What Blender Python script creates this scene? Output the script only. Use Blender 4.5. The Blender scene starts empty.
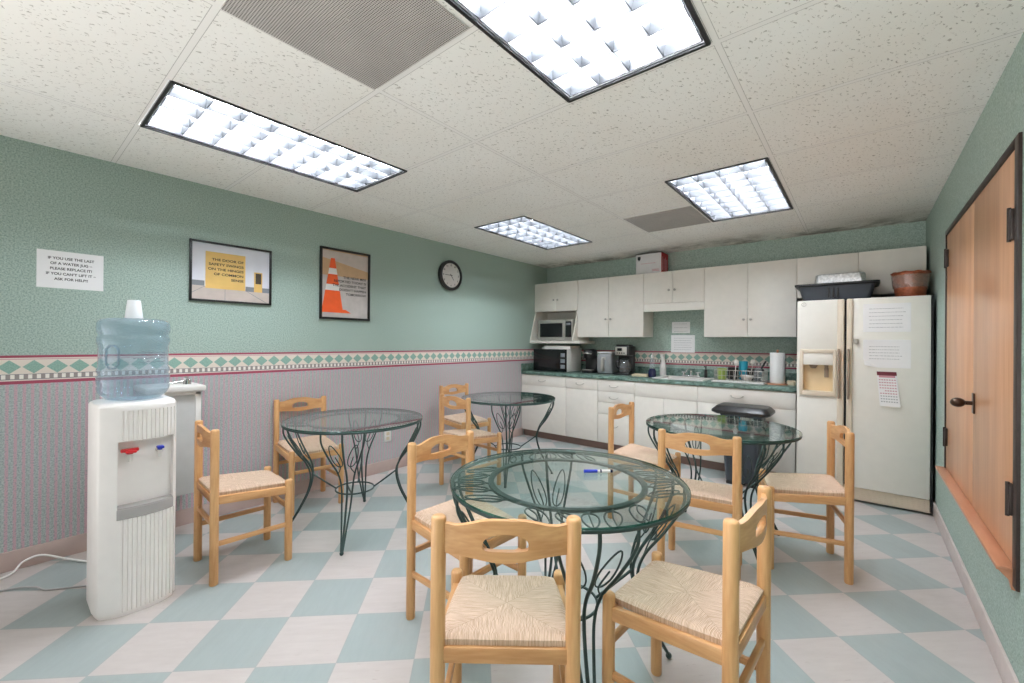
import bpy, bmesh, math, random
from mathutils import Vector, Matrix

# ------------------------------------------------------------------ camera, light, exposure
SC = bpy.context.scene
COL = SC.collection
random.seed(7)
H, W, D = 2.376, 4.036, 5.188            # ceiling height, room width, back wall distance
YR = -1.0                                # room left open behind the camera to let the added world fill in

cam_d = bpy.data.cameras.new('camera')
cam_d.sensor_width = 36.0
cam_d.lens = 424.49 * 36.0 / 1024.0
cam_d.clip_start = 0.02
cam = bpy.data.objects.new('camera', cam_d)
COL.objects.link(cam)
YAW, PIT, ROL = 0.68880, 0.001756, 0.00811
_r = Vector((math.cos(YAW), math.sin(YAW), 0)); _f0 = Vector((-math.sin(YAW), math.cos(YAW), 0)); _up = Vector((0, 0, 1))
_f = _f0 * math.cos(PIT) + _up * math.sin(PIT); _u = _up * math.cos(PIT) - _f0 * math.sin(PIT)
_r2 = _r * math.cos(ROL) + _u * math.sin(ROL); _u2 = _u * math.cos(ROL) - _r * math.sin(ROL)
cm = Matrix((( _r2.x, _u2.x, -_f.x, 3.60359), (_r2.y, _u2.y, -_f.y, 0.0), (_r2.z, _u2.z, -_f.z, 1.27657), (0, 0, 0, 1)))
cam.matrix_world = cm
SC.camera = cam

world = bpy.data.worlds.new('world'); SC.world = world
world.use_nodes = True
_wt = world.node_tree
_wc = _wt.nodes.new('ShaderNodeTexCoord'); _ws = _wt.nodes.new('ShaderNodeSeparateXYZ'); _wr = _wt.nodes.new('ShaderNodeMapRange')
_wt.links.new(_wc.outputs['Generated'], _ws.inputs[0]); _wt.links.new(_ws.outputs[2], _wr.inputs[0])
for _i, _v in enumerate((-0.25, 0.2, 2.9, 0.8)): _wr.inputs[_i + 1].default_value = _v     # added fill through the open back, stronger from below to lift the ceiling
_wt.nodes['Background'].inputs[0].default_value = (1.0, 0.985, 0.965, 1)
_wx = _wt.nodes.new('ShaderNodeMapRange'); _wt.links.new(_ws.outputs[0], _wx.inputs[0])    # added fill stronger from the left, for the right wall and fridge
for _i, _v in enumerate((-1.0, 0.6, 2.2, 0.08)): _wx.inputs[_i + 1].default_value = _v
_wm = _wt.nodes.new('ShaderNodeMath'); _wm.operation = 'MULTIPLY'
_wt.links.new(_wr.outputs[0], _wm.inputs[0]); _wt.links.new(_wx.outputs[0], _wm.inputs[1])
_wt.links.new(_wm.outputs[0], _wt.nodes['Background'].inputs[1])
LAMP = 88.0                               # emission of the fluorescent tubes
SC.view_settings.view_transform = 'Standard'
SC.view_settings.look = 'None'
SC.view_settings.gamma = 1.0
SC.view_settings.use_curve_mapping = False
SC.view_settings.exposure = 0.14
SC.cycles.max_bounces = 10
SC.cycles.diffuse_bounces = 6
SC.cycles.transparent_max_bounces = 24
SC.cycles.use_denoising = True
SC.cycles.caustics_reflective = False
SC.cycles.caustics_refractive = False

# ------------------------------------------------------------------ node helpers and materials
def lin(c):
    out = []
    for v in c:
        v = v / 255.0
        out.append(v / 12.92 if v <= 0.04045 else ((v + 0.055) / 1.055) ** 2.4)
    return (*out, 1.0)

class NT:
    def __init__(s, name):
        s.m = bpy.data.materials.new(name); s.m.use_nodes = True
        s.t = s.m.node_tree; s.n = s.t.nodes; s.l = s.t.links
        s.b = s.n['Principled BSDF']; s.out = s.n['Material Output']
    def put(s, sock, v):
        if hasattr(v, 'is_output') or isinstance(v, bpy.types.NodeSocket): s.l.new(v, sock)
        else: sock.default_value = v
    def m_(s, op, a, b=0.0, c=0.0):
        n = s.n.new('ShaderNodeMath'); n.operation = op
        for i, v in enumerate((a, b, c)): s.put(n.inputs[i], v)
        return n.outputs[0]
    def add(s, a, b): return s.m_('ADD', a, b)
    def sub(s, a, b): return s.m_('SUBTRACT', a, b)
    def mul(s, a, b): return s.m_('MULTIPLY', a, b)
    def lt(s, a, b): return s.m_('LESS_THAN', a, b)
    def gt(s, a, b): return s.m_('GREATER_THAN', a, b)
    def ab(s, a): return s.m_('ABSOLUTE', a)
    def fr(s, a): return s.sub(a, s.m_('FLOOR', a))
    def band(s, v, lo, hi): return s.mul(s.gt(v, lo), s.lt(v, hi))
    def mix(s, f, a, b):
        n = s.n.new('ShaderNodeMix'); n.data_type = 'RGBA'
        s.put(n.inputs[0], f); s.put(n.inputs[6], a); s.put(n.inputs[7], b)
        return n.outputs[2]
    def pos(s):
        g = s.n.new('ShaderNodeNewGeometry'); x = s.n.new('ShaderNodeSeparateXYZ')
        s.l.new(g.outputs['Position'], x.inputs[0]); s.p = g.outputs['Position']
        return x.outputs
    def obj(s):
        g = s.n.new('ShaderNodeTexCoord'); x = s.n.new('ShaderNodeSeparateXYZ')
        s.l.new(g.outputs['Object'], x.inputs[0]); s.p = g.outputs['Object']
        return x.outputs
    def vec(s, x, y, z):
        n = s.n.new('ShaderNodeCombineXYZ')
        for i, v in enumerate((x, y, z)): s.put(n.inputs[i], v)
        return n.outputs[0]
    def noise(s, v, scale, detail=2.0, rough=0.5):
        n = s.n.new('ShaderNodeTexNoise'); n.inputs['Scale'].default_value = scale
        n.inputs['Detail'].default_value = detail; n.inputs['Roughness'].default_value = rough
        if v is not None: s.l.new(v, n.inputs['Vector'])
        return n.outputs[0]
    def voro(s, v, scale):
        n = s.n.new('ShaderNodeTexVoronoi'); n.inputs['Scale'].default_value = scale
        s.l.new(v, n.inputs['Vector'])
        return n.outputs['Distance']
    def rng(s, v, a, b, c=0.0, d=1.0):
        n = s.n.new('ShaderNodeMapRange')
        s.put(n.inputs[0], v)
        for i, q in enumerate((a, b, c, d)): n.inputs[i + 1].default_value = q
        return n.outputs[0]
    def bump(s, h, strength=0.3, dist=0.002):
        n = s.n.new('ShaderNodeBump'); n.inputs['Strength'].default_value = strength; n.inputs['Distance'].default_value = dist
        s.l.new(h, n.inputs['Height']); s.l.new(n.outputs[0], s.b.inputs['Normal'])
    def fin(s, color=None, rough=0.5, metal=0.0, spec=None):
        if color is not None: s.put(s.b.inputs['Base Color'], color)
        s.put(s.b.inputs['Roughness'], rough); s.b.inputs['Metallic'].default_value = metal
        if spec is not None: s.b.inputs['Specular IOR Level'].default_value = spec
        return s.m

def plain(name, rgb, rough=0.5, metal=0.0, var=0.06, scale=14.0, spec=None):
    t = NT(name); t.obj()
    c = lin(rgb)
    lo = tuple(x * (1 - var) for x in c[:3]) + (1,); hi = tuple(min(1, x * (1 + var)) for x in c[:3]) + (1,)
    n = t.noise(t.p, scale, 3)
    return t.fin(t.mix(t.rng(n, 0.3, 0.7), lo, hi), rough, metal, spec)

def wood(name, rgb1, rgb2, stretch, scale=9.0, rough=0.38):
    t = NT(name); x = t.obj()
    v = t.vec(*[t.mul(x[i], stretch[i]) for i in range(3)])
    n = t.noise(v, scale, 4, 0.55)
    f = t.noise(v, scale * 5, 2, 0.5)
    k = t.add(t.mul(n, 0.7), t.mul(f, 0.3))
    return t.fin(t.mix(t.rng(k, 0.35, 0.65), lin(rgb1), lin(rgb2)), rough)

def thin_glass(name, rgb, body=0.0, body_rgb=(255, 255, 255), ior=1.5, rough=0.0):
    t = NT(name)
    tr = t.n.new('ShaderNodeBsdfTransparent'); tr.inputs[0].default_value = lin(rgb)
    gl = t.n.new('ShaderNodeBsdfGlossy'); gl.inputs['Roughness'].default_value = rough; gl.inputs[0].default_value = (1, 1, 1, 1)
    lw = t.n.new('ShaderNodeLayerWeight'); lw.inputs[0].default_value = 0.5
    f0 = ((ior - 1) / (ior + 1)) ** 2
    fr = t.add(t.mul(t.m_('POWER', lw.outputs['Facing'], 5.0), 1 - f0), f0)
    base = tr.outputs[0]
    if body:
        df = t.n.new('ShaderNodeBsdfDiffuse'); df.inputs[0].default_value = lin(body_rgb)
        mb = t.n.new('ShaderNodeMixShader'); mb.inputs[0].default_value = body
        t.l.new(base, mb.inputs[1]); t.l.new(df.outputs[0], mb.inputs[2]); base = mb.outputs[0]
    mx = t.n.new('ShaderNodeMixShader')
    t.l.new(fr, mx.inputs[0]); t.l.new(base, mx.inputs[1]); t.l.new(gl.outputs[0], mx.inputs[2])
    t.l.new(mx.outputs[0], t.out.inputs[0])
    return t.m

def emit(name, rgb, strength):
    t = NT(name)
    e = t.n.new('ShaderNodeEmission'); e.inputs[0].default_value = lin(rgb); e.inputs[1].default_value = strength
    t.l.new(e.outputs[0], t.out.inputs[0])
    return t.m

def border_color(t, h, z, base):
    """wallpaper border with lozenges over a base colour; h runs along the wall"""
    cream, green, red, grey = lin((226, 214, 202)), lin((128, 164, 150)), lin((158, 66, 86)), lin((120, 122, 122))
    c = t.mix(t.band(z, 1.024, 1.180), base, cream)
    u = t.ab(t.sub(t.fr(t.m_('DIVIDE', h, 0.0905)), 0.5))
    v = t.m_('DIVIDE', t.ab(t.sub(z, 1.117)), 0.080)
    n = t.noise(t.p, 160, 2)
    dia = t.lt(t.add(u, v), 0.475)
    c = t.mix(dia, c, t.mix(t.rng(n, 0.35, 0.65), green, lin((148, 180, 166))))
    row = t.band(z, 1.050, 1.075)
    chk = t.gt(t.fr(t.m_('DIVIDE', h, 0.0325)), 0.52)
    c = t.mix(row, c, t.mix(chk, lin((150, 140, 136)), lin((238, 232, 224))))
    c = t.mix(t.band(z, 1.0465, 1.0505), c, grey)
    c = t.mix(t.band(z, 1.0745, 1.0775), c, grey)
    c = t.mix(t.band(z, 1.168, 1.1815), c, red)
    c = t.mix(t.band(z, 1.1585, 1.1615), c, lin((190, 130, 134)))
    c = t.mix(t.band(z, 1.022, 1.040), c, red)
    return c

def green_base(t, a=(136, 157, 145), b=(182, 199, 190)):
    n = t.noise(t.p, 130, 3, 0.6)
    n2 = t.noise(t.p, 3.0, 2)
    k = t.add(t.mul(t.rng(n, 0.36, 0.64), 0.9), t.mul(n2, 0.1))
    return t.mix(k, lin(a), lin(b)), n

def wallpaper(name, axis, stripes=True, border=True):
    t = NT(name); x = t.pos()
    h, z = x[axis], x[2]
    up, n = green_base(t)
    c = up
    if stripes:
        ph = t.fr(t.m_('DIVIDE', h, 0.031))
        sp = t.noise(t.p, 130, 3, 0.65)
        low = t.mix(t.rng(sp, 0.38, 0.62), lin((152, 156, 157)), lin((200, 198, 199)))
        brk = t.gt(sp, 0.42)
        low = t.mix(t.mul(t.band(ph, 0.06, 0.44), brk), low, lin((201, 166, 175)))
        low = t.mix(t.band(ph, 0.52, 0.98), low, t.mix(t.rng(sp, 0.38, 0.62), lin((150, 163, 159)), lin((188, 196, 192))))
        c = t.mix(t.lt(z, 1.03), up, low)
    if border: c = border_color(t, h, z, c)
    t.bump(n, 0.12, 0.0012)
    return t.fin(c, 0.62)

def ceiling_mat():
    t = NT('ceiling_tile'); x = t.pos()
    base = lin((246, 244, 240))
    v = t.vec(t.mul(x[0], 1.0), t.mul(x[1], 1.0), 0.0)
    wob = t.noise(v, 40, 2)
    v2 = t.vec(t.add(x[0], t.mul(wob, 0.03)), t.add(t.mul(x[1], 0.55), t.mul(wob, 0.02)), 0.0)
    n1 = t.noise(v2, 95, 2.5, 0.6); n2 = t.noise(v, 5, 2)
    pit = t.rng(t.add(n1, t.mul(n2, 0.05)), 0.635, 0.675)
    big = t.noise(v, 1.3, 3)
    c = t.mix(t.rng(big, 0.3, 0.75), base, lin((240, 236, 229)))
    c = t.mix(t.mul(pit, 0.62), c, lin((134, 124, 112)))
    # tee bars: plain bands with a fine dark seam each side
    def gridline(val, offs, pitch):
        d = t.sub(t.fr(t.add(t.m_('DIVIDE', t.sub(val, offs), pitch), 0.5)), 0.5)
        return t.mul(t.ab(d), pitch)
    dy = gridline(x[1], 0.455, 0.6035)
    dx = gridline(x[0], 0.735, 1.2275)
    dmin = t.m_('MINIMUM', dx, dy)
    c = t.mix(t.lt(dmin, 0.012), c, lin((242, 239, 235)))
    c = t.mix(t.mul(t.band(dmin, 0.0105, 0.0128), 0.55), c, lin((120, 112, 104)))
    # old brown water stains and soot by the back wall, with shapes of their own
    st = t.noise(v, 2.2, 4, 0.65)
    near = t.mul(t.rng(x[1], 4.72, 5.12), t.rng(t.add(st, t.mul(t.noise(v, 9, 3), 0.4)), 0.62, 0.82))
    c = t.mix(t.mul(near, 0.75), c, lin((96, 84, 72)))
    t.bump(pit, -0.25, 0.003)
    return t.fin(c, 0.85)

def floor_mat():
    t = NT('floor_tile'); x = t.pos()
    gx, gy, ga, T = 1.34807, 0.22525, 0.772003, 0.3048
    c_, s_ = math.cos(ga), math.sin(ga)
    px, py = t.sub(x[0], gx), t.sub(x[1], gy)
    u = t.m_('DIVIDE', t.add(t.mul(px, c_), t.mul(py, s_)), T)
    v = t.m_('DIVIDE', t.sub(t.mul(py, c_), t.mul(px, s_)), T)
    fu, fv = t.m_('FLOOR', u), t.m_('FLOOR', v)
    par = t.m_('FLOORED_MODULO', t.add(fu, fv), 2.0)
    odd = t.gt(par, 0.5)
    # streaky marbling: along u on one colour, along v on the other
    su = t.vec(t.mul(u, 2.2), t.mul(v, 11.0), t.mul(fu, 3.7))
    sv = t.vec(t.mul(u, 11.0), t.mul(v, 2.2), t.mul(fv, 5.1))
    na, nb = t.noise(su, 1.0, 4, 0.6), t.noise(sv, 1.0, 4, 0.6)
    fa, fb = t.noise(su, 3.1, 2, 0.5), t.noise(sv, 3.1, 2, 0.5)
    light = t.mix(t.rng(na, 0.2, 0.85), lin((196, 188, 183)), lin((185, 176, 171)))
    light = t.mix(t.mul(t.rng(fa, 0.70, 0.76), 0.5), light, lin((160, 146, 138)))
    mint = t.mix(t.rng(nb, 0.1, 0.9), lin((160, 169, 167)), lin((151, 160, 158)))
    mint = t.mix(t.mul(t.rng(fb, 0.70, 0.76), 0.35), mint, lin((130, 152, 150)))
    c = t.mix(odd, light, mint)
    eu = t.sub(0.5, t.ab(t.sub(t.fr(u), 0.5))); ev = t.sub(0.5, t.ab(t.sub(t.fr(v), 0.5)))
    e = t.m_('MINIMUM', eu, ev)
    c = t.mix(t.mul(t.lt(e, 0.006), 0.45), c, lin((150, 150, 146)))
    sc = t.noise(t.p, 2.4, 4, 0.6)
    c = t.mix(t.mul(t.rng(sc, 0.52, 0.75), 0.16), c, lin((150, 138, 130)))
    return t.fin(c, t.rng(sc, 0.3, 0.7, 0.30, 0.46), spec=0.4)

def rush_mat():
    t = NT('rush'); x = t.obj()
    ax, ay = t.ab(x[0]), t.ab(x[1])
    sel = t.gt(ay, ax)
    wob = t.mul(t.sub(t.noise(t.p, 14, 3), 0.5), 0.022)
    coord = t.add(t.add(t.mul(sel, x[0]), t.mul(t.sub(1.0, sel), x[1])), wob)
    al = t.add(t.mul(sel, x[1]), t.mul(t.sub(1.0, sel), x[0]))
    s1 = t.m_('SINE', t.mul(coord, 1700.0))
    nz = t.noise(t.vec(t.mul(coord, 330.0), t.mul(al, 14.0), sel), 1.0, 3, 0.6)
    k = t.add(t.mul(s1, 0.16), nz)
    c = t.mix(t.rng(k, 0.28, 0.72), lin((180, 144, 114)), lin((236, 211, 188)))
    seam = t.lt(t.ab(t.add(t.sub(ax, ay), t.mul(wob, 0.25))), 0.0016)
    c = t.mix(t.mul(seam, 0.28), c, lin((140, 108, 76)))
    t.bump(t.add(t.mul(s1, 0.4), nz), 0.55, 0.003)
    return t.fin(c, 0.7)

def marble_mat():
    t = NT('green_marble_laminate'); t.pos()
    n = t.noise(t.p, 16, 5, 0.65); n2 = t.noise(t.p, 60, 3, 0.6)
    k = t.add(t.mul(n, 0.7), t.mul(n2, 0.3))
    c = t.mix(t.rng(k, 0.38, 0.62), lin((52, 80, 70)), lin((128, 154, 143)))
    return t.fin(c, 0.28)

def perforated_mat():
    t = NT('perforated_grille'); x = t.obj()
    n = t.noise(t.p, 6, 3)
    base = t.mix(t.rng(n, 0.3, 0.7), lin((188, 182, 178)), lin((202, 196, 191)))
    a = t.sub(t.fr(t.mul(x[0], 125.0)), 0.5); b = t.sub(t.fr(t.mul(x[1], 125.0)), 0.5)
    d = t.m_('SQRT', t.add(t.mul(a, a), t.mul(b, b)))
    c = t.mix(t.lt(d, 0.33), base, lin((84, 80, 77)))
    return t.fin(c, 0.5)

def clock_face_mat(): return plain('clock_paper', (222, 219, 214), 0.5, var=0.02)

MT = {}
MT['wall_left'] = wallpaper('wallpaper_left', 1)
MT['wall_back'] = wallpaper('wallpaper_back', 0, stripes=False)
MT['wall_right'] = wallpaper('wallpaper_right', 1, stripes=False, border=False)
MT['ceiling'] = ceiling_mat(); MT['floor'] = floor_mat(); MT['rush'] = rush_mat(); MT['marble'] = marble_mat()
MT['perf'] = perforated_mat()
MT['wood_v'] = wood('chair_wood_upright', (196, 143, 92), (224, 177, 124), (1, 1, 0.12), 22)
MT['wood_h'] = wood('chair_wood_rail', (192, 138, 88), (220, 172, 120), (0.12, 1, 1), 22)
MT['wood_s'] = wood('chair_wood_side', (192, 138, 88), (220, 172, 120), (1, 0.12, 1), 22)
MT['door_wood'] = wood('door_veneer', (198, 142, 102), (224, 174, 134), (1, 0.9, 0.06), 10, 0.30)
MT['sill_wood'] = wood('sill_wood', (186, 130, 98), (206, 150, 116), (1, 0.1, 1), 12, 0.35)
MT['iron'] = plain('dark_green_iron', (50, 68, 65), 0.42, 0.3, 0.12)
MT['glass'] = thin_glass('table_glass', (240, 248, 246), ior=1.36)
MT['glass_edge'] = thin_glass('table_glass_edge', (60, 120, 104), 0.45, (40, 92, 80))
MT['cab'] = plain('cabinet_laminate', (232, 227, 218), 0.42, var=0.02)
MT['cab_edge'] = plain('cabinet_carcass', (206, 197, 184), 0.5, var=0.03)
MT['toe'] = plain('toe_kick_vinyl', (134, 108, 98), 0.5)
MT['base'] = plain('baseboard_vinyl', (190, 168, 160), 0.45, var=0.04)
MT['base_r'] = plain('baseboard_vinyl_pale', (206, 193, 188), 0.45, var=0.05)
MT['pull'] = plain('drawer_pull', (188, 182, 172), 0.3, 0.3)
MT['white'] = plain('white_plastic', (232, 228, 224), 0.38, var=0.02)
MT['cooler'] = plain('cooler_plastic', (246, 241, 238), 0.4, var=0.015)
MT['cooler_grey'] = plain('cooler_grey', (172, 168, 166), 0.45, var=0.03)
MT['fountain'] = plain('fountain_grey', (196, 196, 194), 0.45, var=0.03)
MT['fridge'] = plain('fridge_enamel', (234, 231, 222), 0.4, var=0.015)
MT['fridge_trim'] = plain('fridge_trim', (224, 210, 190), 0.45, var=0.02)
MT['fridge_grip'] = plain('fridge_grip', (146, 128, 112), 0.45)
MT['disp'] = plain('dispenser_cavity', (226, 204, 164), 0.45, var=0.04)  # yellow of the lit recess put into the cavity colour
MT['black'] = plain('black_plastic', (26, 26, 27), 0.35, var=0.2)
MT['blackg'] = plain('black_gloss', (14, 14, 16), 0.12, var=0.2)
MT['char'] = plain('charcoal_plastic', (52, 58, 66), 0.45, var=0.1)
MT['frame_dark'] = plain('dark_brown_metal', (54, 44, 40), 0.42, 0.3, 0.15)
MT['bronze'] = plain('oil_rubbed_bronze', (74, 56, 46), 0.3, 0.75, 0.2)
MT['chrome'] = plain('chrome', (214, 214, 214), 0.14, 1.0, 0.03)
MT['steel'] = plain('brushed_silver', (184, 180, 172), 0.34, 0.45, 0.05)
MT['grey'] = plain('grey_appliance', (150, 152, 154), 0.4, 0.15, 0.06)
MT['paper'] = plain('paper', (240, 239, 239), 0.7, var=0.01)
MT['ink'] = plain('ink', (44, 44, 46), 0.7, var=0.05)
MT['ink_grey'] = plain('faint_ink', (176, 176, 178), 0.7, var=0.05)
MT['red'] = plain('red_plastic', (196, 32, 38), 0.35)
MT['blue'] = plain('blue_plastic', (44, 62, 190), 0.35)
MT['navy'] = plain('navy_liquid', (22, 26, 62), 0.2)
MT['teal'] = plain('teal_plastic', (44, 154, 176), 0.35)
MT['green'] = plain('lime_plastic', (150, 172, 82), 0.4)
MT['beige'] = plain('beige_dish', (212, 196, 168), 0.5)
MT['clear'] = thin_glass('clear_plastic', (236, 240, 242), 0.12, (230, 234, 236))
MT['bottle'] = thin_glass('blue_polycarbonate', (220, 231, 238), 0.17, (206, 222, 234), 1.45, 0.05)
MT['water'] = thin_glass('water_line', (214, 226, 234), 0.05, (210, 224, 236), 1.2)
MT['cup'] = plain('paper_cup', (232, 234, 236), 0.5, var=0.02)
MT['foil'] = plain('aluminium_foil', (206, 206, 206), 0.28, 0.85, 0.25, 60)
MT['copper'] = plain('copper_basket', (158, 86, 56), 0.4, 0.25, 0.3, 40)
MT['wrap'] = thin_glass('clear_wrap', (226, 214, 204), 0.25, (222, 206, 194))
MT['boxred'] = plain('red_card', (176, 32, 36), 0.5, var=0.12)
MT['boxwhite'] = plain('white_card', (214, 212, 212), 0.6, var=0.03)
MT['pink'] = plain('pink_print', (206, 150, 160), 0.7)
MT['maroon'] = plain('maroon_print', (110, 44, 54), 0.7)
MT['towel'] = plain('paper_towel', (240, 239, 237), 0.9, var=0.02, scale=80)
MT['housing'] = plain('troffer_reflector', (240, 240, 240), 0.5, var=0.01)
MT['louver'] = plain('satin_grey_louver', (60, 62, 65), 0.45, var=0.02)
MT['trimblack'] = plain('black_trim', (30, 28, 28), 0.5, var=0.1)
MT['tube'] = emit('fluorescent_tube', (238, 245, 255), LAMP)
MT['p_wall'] = plain('print_white_wall', (226, 226, 234), 0.35, var=0.02)
MT['p_sand'] = plain('print_yellow_door', (228, 188, 112), 0.35, var=0.04)
MT['p_floor'] = plain('print_floor', (202, 188, 180), 0.35, var=0.06)
MT['p_grey'] = plain('print_grey', (130, 134, 140), 0.35, var=0.06)
MT['p_dark'] = plain('print_dark', (66, 56, 48), 0.35, var=0.1)
MT['p_orange'] = plain('print_orange', (240, 96, 44), 0.35, var=0.06)
MT['p_tan'] = plain('print_tan', (204, 166, 128), 0.35, var=0.06)
MT['p_pave'] = plain('print_pavement', (198, 190, 186), 0.35, var=0.08)
MT['p_white'] = plain('print_white', (238, 234, 230), 0.35, var=0.02)

# ------------------------------------------------------------------ mesh helpers
def spline(pts, n=8, closed=False):
    P = [Vector(p) for p in pts]; out = []
    m = len(P); segs = m if closed else m - 1
    for i in range(segs):
        p1, p2 = P[i], P[(i + 1) % m]
        p0 = P[i - 1] if (closed or i > 0) else p1 * 2 - p2
        p3 = P[(i + 2) % m] if (closed or i + 2 < m) else p2 * 2 - p1
        for k in range(n):
            t = k / n
            out.append(0.5 * ((2 * p1) + (p2 - p0) * t + (2 * p0 - 5 * p1 + 4 * p2 - p3) * t * t + (3 * p1 - p0 - 3 * p2 + p3) * t ** 3))
    if not closed: out.append(P[-1].copy())
    return out

class MB:
    def __init__(s): s.bm = bmesh.new()
    def _faces(s, verts_before, mi):
        s.bm.faces.ensure_lookup_table()
        for f in s.bm.faces[verts_before:]: f.material_index = mi
    def box(s, x0, x1, y0, y1, z0, z1, bev=0.0, mi=0, seg=2):
        t = bmesh.new()
        bmesh.ops.create_cube(t, size=1.0)
        for v in t.verts:
            v.co = Vector(((x0 + x1) / 2 + v.co.x * (x1 - x0), (y0 + y1) / 2 + v.co.y * (y1 - y0), (z0 + z1) / 2 + v.co.z * (z1 - z0)))
        if bev: bmesh.ops.bevel(t, geom=t.edges[:], offset=bev, segments=seg, profile=0.5, affect='EDGES')
        s.merge(t, mi); return s
    def merge(s, t, mi=0):
        mp = {}
        for v in t.verts: mp[v] = s.bm.verts.new(v.co)
        for f in t.faces:
            try:
                nf = s.bm.faces.new([mp[v] for v in f.verts]); nf.material_index = mi
            except ValueError: pass
        t.free()
    def tube(s, pts, r, seg=8, closed=False, mi=0, caps=True):
        P = [Vector(p) for p in pts]; n = len(P)
        R = r if isinstance(r, (list, tuple)) else [r] * n
        rings = []; prev = None
        for i in range(n):
            if closed: d = P[(i + 1) % n] - P[i - 1]
            else: d = P[min(i + 1, n - 1)] - P[max(i - 1, 0)]
            d.normalize()
            if prev is None:
                a = Vector((0, 0, 1)) if abs(d.z) < 0.9 else Vector((1, 0, 0))
                u = d.cross(a).normalized()
            else:
                u = (prev - d * prev.dot(d))
                u = u.normalized() if u.length > 1e-6 else d.orthogonal().normalized()
            prev = u; w = d.cross(u)
            rings.append([s.bm.verts.new(P[i] + (u * math.cos(2 * math.pi * k / seg) + w * math.sin(2 * math.pi * k / seg)) * R[i]) for k in range(seg)])
        m = n if closed else n - 1
        for i in range(m):
            a, b = rings[i], rings[(i + 1) % n]
            # closed rings can close with a twist: pick the best offset
            off = 0
            if closed and i == n - 1:
                off = min(range(seg), key=lambda o: (a[0].co - b[o].co).length)
            for k in range(seg):
                f = s.bm.faces.new((a[k], a[(k + 1) % seg], b[(k + 1 + off) % seg], b[(k + off) % seg])); f.material_index = mi
        if not closed and caps:
            f = s.bm.faces.new(rings[0][::-1]); f.material_index = mi
            f = s.bm.faces.new(rings[-1]); f.material_index = mi
        return s
    def cyl(s, p0, p1, r0, r1=None, seg=16, mi=0):
        r1 = r0 if r1 is None else r1
        return s.tube([p0, p1], [r0, r1], seg, mi=mi)
    def lathe(s, prof, c=(0, 0, 0), seg=32, mi=0, cap0=True, cap1=True):
        rings = []
        for r, z in prof:
            rings.append([s.bm.verts.new((c[0] + r * math.cos(2 * math.pi * k / seg), c[1] + r * math.sin(2 * math.pi * k / seg), c[2] + z)) for k in range(seg)])
        for a, b in zip(rings, rings[1:]):
            for k in range(seg):
                f = s.bm.faces.new((a[k], a[(k + 1) % seg], b[(k + 1) % seg], b[k])); f.material_index = mi
        if cap0: f = s.bm.faces.new(rings[0][::-1]); f.material_index = mi
        if cap1: f = s.bm.faces.new(rings[-1]); f.material_index = mi
        return s
    def prism(s, outline, z0, z1, mi=0, plane='xy'):
        def P(a, b, z):
            return {'xy': (a, b, z), 'yz': (z, a, b), 'xz': (a, z, b)}[plane]
        a = [s.bm.verts.new(P(x, y, z0)) for x, y in outline]; b = [s.bm.verts.new(P(x, y, z1)) for x, y in outline]
        n = len(a)
        for k in range(n):
            f = s.bm.faces.new((a[k], a[(k + 1) % n], b[(k + 1) % n], b[k])); f.material_index = mi
        for loop in (a[::-1], b):
            f = s.bm.faces.new(loop); f.material_index = mi
        return s
    def loft(s, rings, mi=0, caps=True):
        R = [[s.bm.verts.new(p) for p in r] for r in rings]
        n = len(R[0])
        for a, b in zip(R, R[1:]):
            for k in range(n):
                f = s.bm.faces.new((a[k], a[(k + 1) % n], b[(k + 1) % n], b[k])); f.material_index = mi
        if caps:
            f = s.bm.faces.new(R[0][::-1]); f.material_index = mi
            f = s.bm.faces.new(R[-1]); f.material_index = mi
        return s
    def ball(s, c, r, mi=0, seg=16, sc=(1, 1, 1)):
        t = bmesh.new(); bmesh.ops.create_uvsphere(t, u_segments=seg, v_segments=max(6, seg // 2), radius=r)
        for v in t.verts: v.co = Vector(c) + Vector((v.co.x * sc[0], v.co.y * sc[1], v.co.z * sc[2]))
        s.merge(t, mi); return s
    def quad(s, a, b, c, d, mi=0):
        f = s.bm.faces.new([s.bm.verts.new(p) for p in (a, b, c, d)]); f.material_index = mi; return s

def wloc(o):
    l = Vector((0, 0, 0))
    while o is not None: l += o.location; o = o.parent
    return l

def obj(name, mb, mats, parent=None, local=False, angle=35, base=True):
    """link one mesh object; coordinates are world ones unless local"""
    me = bpy.data.meshes.new(name)
    bm = mb.bm if isinstance(mb, MB) else mb
    bmesh.ops.recalc_face_normals(bm, faces=bm.faces[:])
    o = bpy.data.objects.new(name, me)
    if parent is not None:
        o.parent = parent
        if not local:
            off = wloc(parent)
            for v in bm.verts: v.co -= off
    elif base and not local:
        xs = [v.co.x for v in bm.verts]; ys = [v.co.y for v in bm.verts]; zs = [v.co.z for v in bm.verts]
        off = Vector(((min(xs) + max(xs)) / 2, (min(ys) + max(ys)) / 2, min(zs)))
        for v in bm.verts: v.co -= off
        o.location = off
    bm.to_mesh(me); bm.free()
    for f in me.polygons: f.use_smooth = True
    me.set_sharp_from_angle(angle=math.radians(angle))
    for m in (mats if isinstance(mats, (list, tuple)) else [mats]):
        me.materials.append(MT[m] if isinstance(m, str) else m)
    COL.objects.link(o)
    return o

def tag(o, label=None, cat=None, group=None, kind=None):
    if label: o['label'] = label
    if cat: o['category'] = cat
    if group: o['group'] = group
    if kind: o['kind'] = kind
    return o

def thing(name, label, cat, loc, rz=0.0, group=None):
    o = bpy.data.objects.new(name, None); COL.objects.link(o)
    o.empty_display_size = 0.05
    o.location = loc; o.rotation_euler = (0, 0, rz)
    return tag(o, label, cat, group)

def struct(name, mb, mats, label=None, cat=None, parent=None):
    o = obj(name, mb, mats, parent, base=False, local=parent is None)
    if parent is None: tag(o, label, cat, None, 'structure')
    return o

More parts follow.
